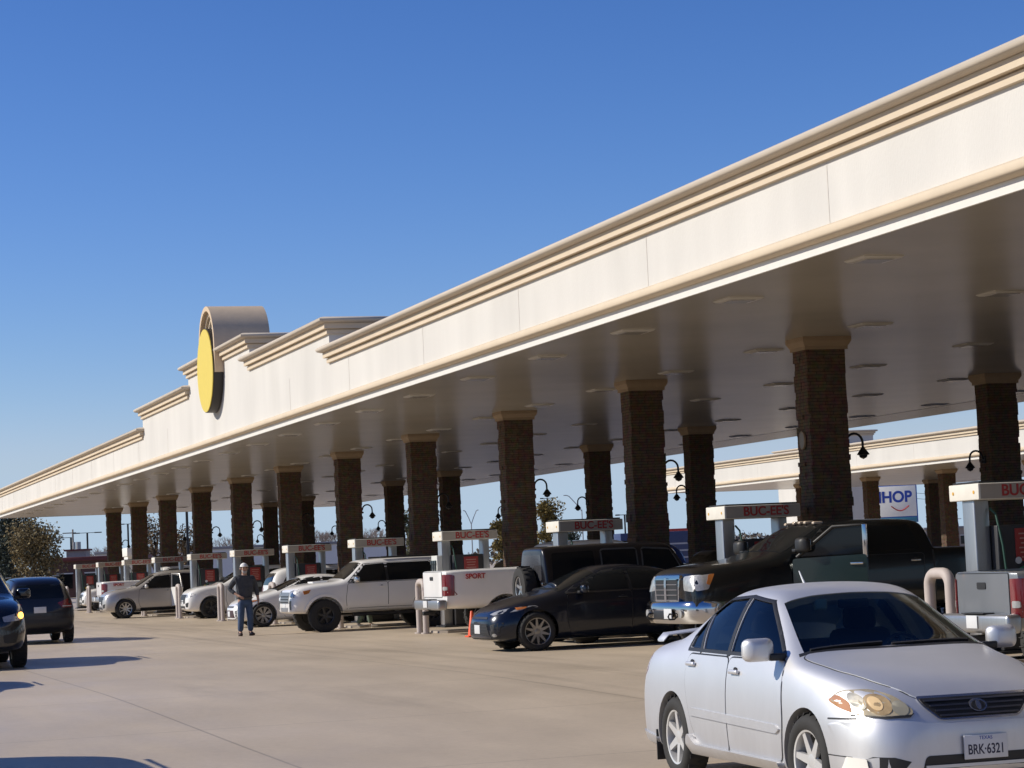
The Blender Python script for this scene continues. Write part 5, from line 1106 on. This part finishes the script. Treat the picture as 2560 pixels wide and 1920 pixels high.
def person(label, pose, mats, loc, rotz, cap=True, beard=True):
    """stands facing +Y in its own frame; pose holds elbows, wrists, knees and ankles"""
    root = thing("person", label, "person", loc, rotz)
    P = pose; N = {"pelvis": ((0, 0, .95), (.155, .11)), "waist": ((0, .0, 1.10), (.150, .11)), "chest": ((0, .0, 1.33), (.17, .12)), "collar": ((0, -.005, 1.46), (.09, .075)), "neck": ((0, .005, 1.53), .055),
         "jaw": ((0, .025, 1.60), (.066, .075)), "head": ((0, .012, 1.68), (.078, .096)), "crown": ((0, .002, 1.755), (.060, .07)), "nose": ((0, .115, 1.655), .014)}
    E = [("pelvis", "waist"), ("waist", "chest"), ("chest", "collar"), ("collar", "neck"), ("neck", "jaw"), ("jaw", "head"), ("head", "crown"), ("head", "nose")]
    for s, n in ((1, "r"), (-1, "l")):
        N[n+"sh"] = ((s*.195, -.005, 1.43), .062); N[n+"el"] = (P[n+"el"], .046); N[n+"mid"] = (tuple((Vector(P[n+"el"])+Vector(P[n+"wrist"]))/2), .042); N[n+"wrist"] = (P[n+"wrist"], .029)
        E += [("chest", n+"sh"), (n+"sh", n+"el"), (n+"el", n+"mid"), (n+"mid", n+"wrist")]
        fingers(N, E, n, P[n+"wrist"], P[n+"hand"], P[n+"side"], P[n+"curl"])
        N[n+"hip"] = ((s*.095, 0, .90), .09); N[n+"kn"] = (P[n+"kn"], .06); N[n+"calf"] = (tuple(Vector(P[n+"kn"])*.62+Vector(P[n+"an"])*.38), .056); N[n+"an"] = (P[n+"an"], .037)
        a = Vector(P[n+"an"]); N[n+"toe"] = ((a.x+s*.03, a.y+.15, .03), (.04, .03))
        E += [("pelvis", n+"hip"), (n+"hip", n+"kn"), (n+"kn", n+"calf"), (n+"calf", n+"an"), (n+"an", n+"toe")]
    body = skin_obj("body", N, E, M_SKIN, root)
    g = lambda k, r: (N[k][0], r)
    S = {"waist": ((0, 0, 1.05), (.178, .135)), "hip": ((0, 0, .95), (.182, .138)), "hem": ((0, 0, .845), (.178, .135)), "chest": g("chest", (.198, .145)), "collar": g("collar", (.105, .09)), "ctop": ((0, 0, 1.515), (.070, .068))}
    SE = [("waist", "hip"), ("hip", "hem"), ("waist", "chest"), ("chest", "collar"), ("collar", "ctop")]
    for n in "rl":
        S[n+"sh"] = g(n+"sh", .083); S[n+"el"] = g(n+"el", .064); SE += [("chest", n+"sh"), (n+"sh", n+"el")]
        e, w_ = Vector(P[n+"el"]), Vector(P[n+"wrist"]); S[n+"cu"] = (tuple(e*.25+w_*.75), .046); SE.append((n+"el", n+"cu"))
    skin_obj("shirt", S, SE, mats["shirt"], root)
    T = {"top": ((0, 0, 1.04), (.160, .118)), "hips": ((0, 0, .93), (.168, .125)), "seat": ((0, -.01, .86), (.165, .125))}; TE = [("top", "hips"), ("hips", "seat")]
    for n in "rl":
        T[n+"hip"] = ((N[n+"hip"][0][0], 0, .80), .107); T[n+"kn"] = g(n+"kn", .080); T[n+"ca"] = g(n+"calf", .075)
        a = Vector(P[n+"an"]); T[n+"cuff"] = ((a.x, a.y, .10), .070); TE += [("seat", n+"hip"), (n+"hip", n+"kn"), (n+"kn", n+"ca"), (n+"ca", n+"cuff")]
    skin_obj("trousers", T, TE, mats["trousers"], root)
    for s, n in ((1, "r"), (-1, "l")):
        a = Vector(P[n+"an"]); skin_obj("shoe", {"h": ((a.x, a.y-.03, .05), .048), "a": ((a.x, a.y, .11), .053), "m": ((a.x+s*.015, a.y+.09, .045), (.05, .045)), "t": ((a.x+s*.03, a.y+.18, .035), (.042, .033))}, [("h", "a"), ("h", "m"), ("m", "t")], mats["shoe"], root)
    for s in (-1, 1):
        bm = bmesh.new(); bmesh.ops.create_uvsphere(bm, u_segments=10, v_segments=8, radius=.012); bmesh.ops.translate(bm, vec=(s*.033, .098, 1.685), verts=bm.verts[:]); obj("eye", bm, mat("eye_dark", (.03, .025, .02), .2), body, 60)
        bm = bmesh.new(); bmesh.ops.create_uvsphere(bm, u_segments=10, v_segments=8, radius=1); bmesh.ops.scale(bm, vec=(.012, .022, .034), verts=bm.verts[:]); bmesh.ops.translate(bm, vec=(s*.088, .005, 1.665), verts=bm.verts[:]); obj("ear", bm, M_SKIN, body, 60)
    bm = bmesh.new(); bm_box(bm, (0, .104, 1.61), (.05, .02, .010), .004); obj("mouth", bm, mat("lips", (.30, .13, .11), .5), body, 60)
    if cap:
        bm = bmesh.new(); bmesh.ops.create_uvsphere(bm, u_segments=20, v_segments=12, radius=1)
        bmesh.ops.delete(bm, geom=[v for v in bm.verts if v.co.z < -.12], context='VERTS'); bmesh.ops.scale(bm, vec=(.090, .108, .098), verts=bm.verts[:]); bmesh.ops.translate(bm, vec=(0, .004, 1.712), verts=bm.verts[:])
        hat = obj("cap", bm, M_CAPW, root, 60)
        bm = bmesh.new(); prism(bm, [(-.075, .09), (-.07, .15), (-.04, .19), (0, .20), (.04, .19), (.07, .15), (.075, .09)], 'Z', 1.716, 1.728); obj("cap_peak", bm, M_CAPW, hat, 40)
    else:
        bm = bmesh.new(); bmesh.ops.create_uvsphere(bm, u_segments=20, v_segments=12, radius=1); bmesh.ops.delete(bm, geom=[v for v in bm.verts if v.co.z < -.1 or (v.co.y > .55 and v.co.z < .4)], context='VERTS'); bmesh.ops.scale(bm, vec=(.098, .115, .105), verts=bm.verts[:]); bmesh.ops.translate(bm, vec=(0, -.006, 1.70), verts=bm.verts[:]); obj("hair", bm, mat("hair_dark", (.03, .02, .015), .7), root, 60)
    if beard: skin_obj("beard", {"c": ((0, .062, 1.585), (.058, .045)), "d": ((0, .085, 1.535), (.038, .03)), "l": ((-.062, .03, 1.63), .02), "r": ((.062, .03, 1.63), .02)}, [("c", "d"), ("c", "l"), ("c", "r")], M_BEARD, body)
    return root
POSE_HIP = dict(rel=(.345, -.10, 1.17), rwrist=(.185, .085, 1.01), rhand=(-.5, .6, -.5), rside=(.1, .6, .8), rcurl=(-.8, -.2, .1),
                lel=(-.285, -.03, 1.15), lwrist=(-.305, .03, .90), lhand=(0, .12, -1), lside=(0, -1, -.1), lcurl=(.8, .1, 0),
                rkn=(.115, .035, .48), ran=(.13, -.01, .085), lkn=(-.105, .02, .48), lan=(-.115, -.02, .085))
POSE_STAND = dict(rel=(.27, -.02, 1.15), rwrist=(.27, .10, .93), rhand=(0, .25, -1), rside=(0, 1, .1), rcurl=(-.8, .1, 0),
                  lel=(-.27, .03, 1.16), lwrist=(-.20, .25, 1.10), lhand=(.1, 1, .1), lside=(0, .1, -1), lcurl=(.8, 0, -.1),
                  rkn=(.10, .05, .48), ran=(.11, .10, .085), lkn=(-.10, .0, .48), lan=(-.12, -.18, .085))
person("bearded man in white cap, dark shirt and jeans, hand on hip, standing alone", POSE_HIP, dict(shirt=M_SHIRT, trousers=M_JEANS, shoe=M_BOOT), (11.32, 56.2, 0), R(180+4)).scale = (1.08, 1.05, 1.0)
person("person in olive trousers, only white shoes and shins showing under the white lifted SUV", POSE_STAND, dict(shirt=mat("shirt_grey", (.2, .2, .2), .9), trousers=M_OLIVE, shoe=M_SHOEW), (14.85, 57.98, 0), R(-90), cap=False, beard=False)

# traffic cones
def cone(label, loc, h=.72, rot=0):
    t = thing("traffic_cone", label, "traffic cone", loc, rot)
    bm = bmesh.new(); bm_lathe(bm, [(.105, .03), (.10, .05), (.03, h), (.022, h+.01), (.0, h+.01)], 24); obj("cone", bm, M_ORANGE, t, 40)
    bm = bmesh.new(); bm_box(bm, (0, 0, .016), (.27, .27, .032), .008); obj("base", bm, M_ORANGE, t, 40)
    return t
cone("slim orange traffic cone beside the navy sedan's front bumper", (14.2, 46.4, 0), .54)
cone("low orange cone at the far left, by the far white pickup", (12.6, 108.0, 0), .5)
# ------------------------------------------------------------------ background
def place(px, dist):
    """a point on the ground: bearing given as the photograph's column (2560 wide) at the given depth"""
    a = 0.319+math.atan((px-1280)/5697); return (dist*sin(a), dist*cos(a))
def leaf_mat(name, c): return mat(name, c, 0.75, var=0.30, scale=1.4, spec=0.2)
def tree(label, x, y, h, wd, m, n=5200, base=0.15, seed=1, leaf=.22, sparse=0.0, bark=None, cat_="tree", name="tree", group=None):
    rnd = random.Random(seed); t = thing(name, label, cat_, (x, y, 0), rnd.uniform(0, 6), group)
    bk = bark or mat("bark", (0.10, 0.08, 0.065), 0.9, var=.2, bump=.4)
    bm = bmesh.new(); th = h*max(base, .12)
    bm_tube(bm, [(0, 0, -.1), (.05, .02, th), (-.06, .05, h*.5), (.05, 0, h*.8)], [h*.030, h*.024, h*.014, h*.004], 8)
    blobs = []
    for k in range(17):
        a = rnd.uniform(0, 2*pi); u = rnd.uniform(.2, 1); z = h*(base+(1-base)*rnd.uniform(.12, .93)); rr = wd*.5*(1-abs((z/h-base)/(1-base)-.42)**1.6*1.25)
        p = Vector((cos(a)*rr*u*.75, sin(a)*rr*u*.75, z)); blobs.append((p, wd*rnd.uniform(.15, .27)))
        bm_tube(bm, [(0, 0, max(th*.8, z*.5)), tuple(p*.5+Vector((0, 0, z*.28))), tuple(p)], [h*.012, h*.008, h*.003], 6)
    obj("trunk", bm, bk, t, 50)
    bm = bmesh.new()
    for k in range(n):
        c, r = rnd.choice(blobs); v = Vector((rnd.gauss(0, 1), rnd.gauss(0, 1), rnd.gauss(0, .85))).normalized()*r*(rnd.random()**.45)*rnd.uniform(.9, 1.18)
        if sparse and rnd.random() < sparse*abs(math.sin(k*.37)): continue
        p = c+v; s = leaf*rnd.uniform(.5, 1.15); q = Matrix.Rotation(rnd.uniform(0, 6.3), 3, Vector((rnd.gauss(0, 1), rnd.gauss(0, 1), rnd.gauss(0, 1))).normalized())
        vs = [bm.verts.new(p+q@Vector(o)*s) for o in ((-.5, 0, 0), (0, -.32, .08), (.5, 0, 0), (0, .32, .08))]; bm.faces.new(vs)
    me = bpy.data.meshes.new("crown"); bm.to_mesh(me); bm.free(); link("crown", me, m, t); return t
def bare_tree(label, x, y, h, seed, group):
    rnd = random.Random(seed); t = thing("bare_tree", label, "tree", (x, y, 0), 0, group); bm = bmesh.new(); bt = bmesh.new()
    def grow_(b, p, d, ln, r, lv):
        q = p+d*ln; bm_tube(b, [tuple(p), tuple(p+d*ln*.5+Vector((rnd.uniform(-.05, .05), rnd.uniform(-.05, .05), 0))*ln), tuple(q)], [r, r*.85, r*.65], 5 if lv < 3 else 3)
        if lv >= 6: return
        for k in range(3):
            ax = Vector((rnd.gauss(0, 1), rnd.gauss(0, 1), rnd.gauss(0, .4))).normalized(); dd = (d+ax*rnd.uniform(.35, .75)+Vector((0, 0, .12))).normalized()
            grow_(bm, q-d*ln*rnd.uniform(0, .25), dd, ln*rnd.uniform(.66, .82), r*.60, lv+1)
    h *= 1.3; grow_(bt, Vector((0, 0, 0)), Vector((0, 0, 1)), h*.22, h*.024, 0)
    mb = mat("bark_grey", (0.20, 0.165, 0.155), 0.9, var=.15); obj("trunk", bt, mb, t, 50); obj("crown", bm, mb, t, 60); return t
L_DARK = leaf_mat("leaf_dark", (0.065, 0.075, 0.055)); L_OLIVE = leaf_mat("leaf_olive", (0.21, 0.165, 0.085)); L_YELL = leaf_mat("leaf_autumn", (0.19, 0.145, 0.05)); L_BRN = leaf_mat("leaf_brown", (0.16, 0.11, 0.06))
tree("dark green evergreen tree between the left edge and the olive tree", *place(12, 190), 6.8, 6.6, L_DARK, 9000, .04, 3, .30)
tree("dark green evergreen tree cut off by the left edge", *place(-60, 195), 6.0, 6.0, L_DARK, 6000, .04, 4, .30)
tree("olive brown autumn tree behind the navy SUV at left", *place(80, 160), 5.2, 5.4, L_OLIVE, 9000, .02, 5, .24)
tree("sparse brown autumn tree between the third and fourth farthest columns", *place(372, 230), 7.6, 5.2, L_BRN, 3600, .25, 6, .30, .5)
tree("sparse brown autumn tree just left of a dark light pole", *place(450, 235), 6.6, 4.4, L_BRN, 3000, .25, 7, .30, .5)
tree("autumn tree with yellow green leaves beside the stone columns", *place(1352, 175), 5.9, 3.3, L_YELL, 6000, .12, 8, .24)
tree("small autumn tree showing left of a front stone column", *place(1240, 190), 4.9, 3.0, L_YELL, 4000, .1, 9, .26)
tree("low dark green tree right of the yellow green autumn tree", *place(1408, 200), 4.2, 3.4, L_DARK, 4000, .1, 10, .26)
tree("pale green tree seen in the gap left of the white pickup's pump", *place(1010, 210), 8.5, 2.8, leaf_mat("leaf_pale", (.13, .13, .07)), 3400, .1, 11, .28)
for k, (px, dd, h) in enumerate(((770, 340, 9.5), (800, 360, 9.0), (735, 370, 8.5), (930, 330, 8.6), (905, 350, 8.0), (555, 360, 8.6), (585, 350, 8.2), (250, 330, 7.2), (225, 345, 6.6), (320, 340, 8.0))):
    bare_tree("bare grey winter tree far beyond the canopy", *place(px, dd), h, 20+k, "bare trees far beyond the canopy")
# far line of woods along the horizon: nobody could count it
def woods():
    rnd = random.Random(5); bm = bmesh.new()
    for k in range(15000):
        px = rnd.uniform(-700, 3300); d = rnd.uniform(620, 760); x, y = place(px, d); hh = 3.6+1.3*math.sin(px*.011)+.9*math.sin(px*.031+1)+rnd.random()
        p = Vector((x, y, rnd.random()**.7*max(2, hh))); s = rnd.uniform(.35, .9)
        q = Matrix.Rotation(rnd.uniform(0, 6), 3, Vector((rnd.gauss(0, 1), rnd.gauss(0, 1), rnd.gauss(0, 1))).normalized())
        bm.faces.new([bm.verts.new(p+q@Vector(o)*s) for o in ((-1, 0, 0), (0, -.8, .2), (1, 0, 0), (0, .8, .2))])
    me = bpy.data.meshes.new("far_woods"); bm.to_mesh(me); bm.free(); o = link("far_woods", me, leaf_mat("leaf_far", (.13, .115, .10))); tag(o, "far brown woods along the horizon", "woods", None, "stuff")
woods()
# light poles and other street furniture
def light_pole(label, px, d, h, arms=(-1, 1), arm=1.1, r=.07):
    x, y = place(px, d); t = thing("light_pole", label, "light pole", (x, y, 0), -0.319); bm = bmesh.new(); bm_cyl(bm, (0, 0, 0), (0, 0, h), r*1.2, r, 12); obj("pole", bm, M_IRON, t, 40)
    for s in arms:
        bm = bmesh.new(); bm_box(bm, (s*arm*.30, 0, h-.03), (arm*.6, .06, .06)); bm_box(bm, (s*arm*.78, 0, h-.03), (arm*.50, .30, .11), .02); obj("lamp_head", bm, M_IRON, t, 40)
    bm = bmesh.new(); bm_cyl(bm, (0, 0, 0), (0, 0, .5), r*3, n=16); obj("footing", bm, M_CONC, t, 40)
    return t
light_pole("dark light pole with one arm beside the olive tree at left", 163, 235, 5.8, (-1,), 1.4, .10)
light_pole("dark twin-arm light pole above the dark red roof at left", 204, 250, 6.5, (-1, 1), 1.5, .10)
light_pole("dark twin-arm light pole between the two farthest columns", 306, 260, 7.5, (-1, 1), .75, .10)
light_pole("tall dark light pole between the third and fourth farthest columns", 454, 200, 9.5, (-1, 1), 1.1, .11)
light_pole("dark twin-arm light pole between two near stone columns", 1546, 190, 4.9, (-1, 1), .75, .07)
light_pole("dark light pole right of the second stone column's lamp", 1355, 230, 7.6, (-1, 1), .7, .07)
def street_lamp(label, px, d, h, reach, sgn=(-1,)):
    x, y = place(px, d); t = thing("street_lamp", label, "street lamp", (x, y, 0), -0.319); g = mat("galvanised", (.30, .31, .33), .5, .6); bm = bmesh.new(); bm_cyl(bm, (0, 0, 0), (0, 0, h*.80), .10, .06, 10); obj("pole", bm, g, t, 40)
    for s in sgn:
        bm = bmesh.new(); bm_tube(bm, [(0, 0, h*.78), (s*reach*.35, 0, h*.88), (s*reach*.8, 0, h*.985), (s*reach, 0, h)], .05, 6); bm_box(bm, (s*reach*1.05, 0, h-.02), (reach*.2, .2, .09), .02); obj("arm", bm, g, t, 40)
    return t
street_lamp("thin grey street lamp with a long arm curving left", 1440, 260, 8.6, 1.75)
street_lamp("thin grey twin-arm street lamp left of the white pickup's pump sign", 1163, 270, 7.6, .8, (-1, 1))
def utility_pole(label, px, d, h):
    x, y = place(px, d); t = thing("utility_pole", label, "utility pole", (x, y, 0), -0.319); mw = mat("pole_wood", (.20, .17, .15), .9); bm = bmesh.new(); bm_cyl(bm, (0, 0, 0), (0, 0, h), .16, .11, 10); obj("pole", bm, mw, t, 40)
    bm = bmesh.new(); bm_box(bm, (-.5, 0, h-.5), (1.9, .12, .14)); obj("crossarm", bm, mw, t); bm = bmesh.new(); bm_cyl(bm, (.75, 0, h-2.9), (.75, 0, h-1.8), .34, n=14); obj("transformer", bm, mat("galvanised", (.30, .31, .33), .5, .6), t, 40)
    bm = bmesh.new(); bm_cyl(bm, (.15, 0, h-2.8), (.15, 0, h-1.8), .18, n=12); obj("transformer", bm, mat("galvanised", (.30, .31, .33), .5, .6), t, 40)
utility_pole("wooden utility pole with grey transformers behind the olive tree", 168, 330, 8.6)
for k, (px, d) in enumerate(((2352, 420), (2372, 430), (2404, 415))):
    x, y = place(px, d); t = thing("utility_pole", "pale slim utility pole in the gap left of the nearest pump's steel leg", "utility pole", (x, y, 0), 0, "pale poles in the right-hand gap"); bm = bmesh.new(); bm_cyl(bm, (0, 0, 0), (0, 0, 6.0+.8*(k % 2)), .28, .2, 10); obj("pole", bm, M_PLATE, t, 40); bm = bmesh.new(); bm_box(bm, (0, 0, 5.4), (2.0, .15, .15)); obj("crossarm", bm, M_PLATE, t)
bm = bmesh.new()
A_, B_ = Vector((*place(2250, 420), 0)), Vector((*place(2620, 420), 0))
for hh in (9.6, 10.6, 13.0):
    bm_tube(bm, [tuple(A_.lerp(B_, q/12)+Vector((0, 0, hh-2.2*(1-(q/6-1)**2)*.5))) for q in range(13)], .035, 5)
w_ = obj("power_lines", bm, M_IRON); tag(w_, "thin overhead power lines in the gap left of the nearest pump", "power line")

def house(name, label, cat_, px, d, wd, dp, h, mw, mr, rot=-0.319, windows=0, trim=None):
    x, y = place(px, d); t = thing(name, label, cat_, (x, y, 0), rot)
    bm = bmesh.new(); bm_box(bm, (0, dp/2, h/2), (wd, dp, h)); obj("wall", bm, mw, t)
    bm = bmesh.new(); bm_box(bm, (0, dp/2, h+.18), (wd+.5, dp+.5, .36), .04); obj("roof", bm, mr, t, 30)
    for k in range(windows):
        bx = -wd/2+wd*(k+.5)/windows; wn = box("window", (bx, -.02, h*.45), (wd/windows*.55, .06, h*.4), M_GLASS, t); box("frame", (bx, -.03, h*.67), (wd/windows*.6, .05, .1), M_PLATE, wn)
    return t
m_pale = mat("wall_pale_blue", (.52, .55, .60), .8, var=.04); m_red = mat("roof_dark_red", (.12, .03, .032), .7); m_brick = mat("wall_brick_dark", (.10, .055, .05), .85, var=.15)
house("warehouse", "long pale blue-grey warehouse beyond the farthest columns", "building", 640, 290, 42, 14, 4.5, m_pale, mat("roof_slate", (.18, .19, .22), .7), windows=0)
house("restaurant", "low dark red roofed building behind the farthest pumps at left", "building", 215, 200, 7.2, 8, 3.1, m_brick, m_red, windows=3)
x, y = place(180, 215); b_ = thing("roof_unit", "grey flat-topped block behind the dark red roof at left", "building", (x, y, 0), -0.319); bm = bmesh.new(); bm_box(bm, (0, 0, 2.1), (1.8, 2, 4.2)); obj("wall", bm, mat("block_grey", (.22, .22, .25), .8), b_); bm = bmesh.new(); bm_box(bm, (0, 0, 4.23), (2.2, 2.4, .16)); obj("roof", bm, m_red, b_)
house("shop", "small shop with red band and pale wall between two near stone columns", "building", 1655, 330, 6, 8, 4.6, M_PLATE, mat("band_red", (.35, .03, .03), .6), windows=2)
house("shop", "pale shop glimpsed at the right edge of the canopy gap, behind the tall sign", "building", 2150, 215, 3.2, 8, 5.6, mat("wall_ice", (.50, .56, .66), .7), mat("roof_slate", (.18, .19, .22), .7), windows=0)
house("shop", "low grey brown shop in the gap left of the nearest pump's leg", "building", 2400, 380, 14, 10, 3.4, mat("wall_greybrown", (.26, .23, .21), .8), mat("roof_slate", (.18, .19, .22), .7), windows=3)
x, y = place(309, 135); kk = thing("monument_sign", "white sunlit pillar sign between the two farthest columns", "sign", (x, y, 0), 0)
bm = bmesh.new(); bm_box(bm, (0, 0, 1.55), (.5, 1.4, 3.1), .03); obj("pillar", bm, M_WHITE, kk, 40); bm = bmesh.new(); bm_box(bm, (0, 0, 3.0), (.62, 1.9, .5), .03); obj("cap", bm, M_WHITE, kk, 40)
# stepped parapet of another canopy building beyond the far canopy
sb = thing("stepped_building", "cream stepped parapet peeping over the far canopy, left of a stone column", "building", (69.5, 138.0, 0), 0)
for (ya, yb, z0, z1) in ((1.0, 8.0, 0, 8.15), (1.0, 2.8, 8.15, 9.1)):
    bm = bmesh.new(); bm_box(bm, (0, (ya+yb)/2, (z0+z1)/2), (4.0, yb-ya, z1-z0)); obj("wall", bm, M_STUCCO, sb)
    bm = bmesh.new(); rect_rings(bm, -2, 2, ya, yb, CORN(z1-.2)+[(-.2, z1+.04)]); obj("cornice", bm, M_TRIM, sb); bm = bmesh.new(); rect_rings(bm, -2, 2, ya, yb, CTOP(z1-.2)); obj("coping", bm, M_TRIM2, sb, 50)
# pylon sign of the pancake house
x, y = place(2222, 205); ps = thing("pylon_sign", "tall white and blue pancake-house pylon sign behind the far canopy", "sign", (x, y, 0), -0.46)
m_bl = mat("frame_blue", (.02, .10, .40), .45); m_teal = mat("panel_teal", (.05, .20, .28), .5)
for sx in (-1.3, 1.3): bm = bmesh.new(); bm_cyl(bm, (sx, .1, 0), (sx, .1, 3.3), .12, n=12); obj("post", bm, M_STEEL, ps, 40)
bm = bmesh.new(); bm_box(bm, (0, .12, 5.0), (3.9, .26, 3.4), .02); fr_ = obj("frame", bm, m_bl, ps, 30)
bm = bmesh.new(); bm_box(bm, (.10, -.035, 5.2), (3.5, .05, 2.7), .01); pn = obj("panel", bm, M_WHITE, fr_, 30)
bm = bmesh.new(); bm_box(bm, (.10, -.035, 3.55), (3.5, .05, .42), .01); p2 = obj("panel", bm, m_teal, fr_, 30)
lettering("IHOP", 1.35, M_BLUE, pn, (-.0, -.07, 5.55), (R(90), 0, 0), ext=.015, bold=.045, sx=.95)
lettering("OPEN 24 HRS", .28, M_PLATE, p2, (.1, -.07, 3.55), (R(90), 0, 0), ext=.01, bold=.008) if False else None
bm = bmesh.new(); bm_tube(bm, [(-.35+1.55*q/14, -.075, 4.78-.42*math.sin(pi*q/14)) for q in range(15)], .05, 6); obj("smile", bm, M_LETTER, pn, 60)
# blue box lorry under the far canopy
x, y = place(1628, 150); bt = thing("box_lorry", "blue box lorry with pale stripes far beyond the off-roader's roof", "lorry", (x, y, 0), -0.15)
bm = bmesh.new(); bm_box(bm, (0, 0, 1.9), (5.6, 2.3, 2.1), .03); bx_ = obj("cargo_box", bm, mat("lorry_blue", (.035, .055, .14), .5), bt, 30)
for q in range(3): bm = bmesh.new(); bm_box(bm, (0, -1.155, 1.25+.45*q), (5.5, .012, .10)); obj("stripe", bm, mat("stripe_pale", (.35, .38, .45), .5), bx_)
bm = bmesh.new(); bm_box(bm, (-3.6, 0, 1.35), (1.5, 2.1, 1.7), .18); cb_ = obj("cab", bm, mat("lorry_blue", (.035, .055, .14), .5), bt, 40); bm = bmesh.new(); bm_box(bm, (-4.36, 0, 1.75), (.03, 1.8, .7), .01); obj("windscreen", bm, M_GLASS, cb_)
bm = bmesh.new(); bm_box(bm, (-.5, 0, .72), (7.4, .9, .22)); obj("chassis", bm, M_BLACK, bt)
for xx in (-3.4, 1.4, 2.3):
    for s in (-1, 1): add_wheel(bt, xx, s*1.0, .46, (.46, .27, .26, 6), M_RIM)
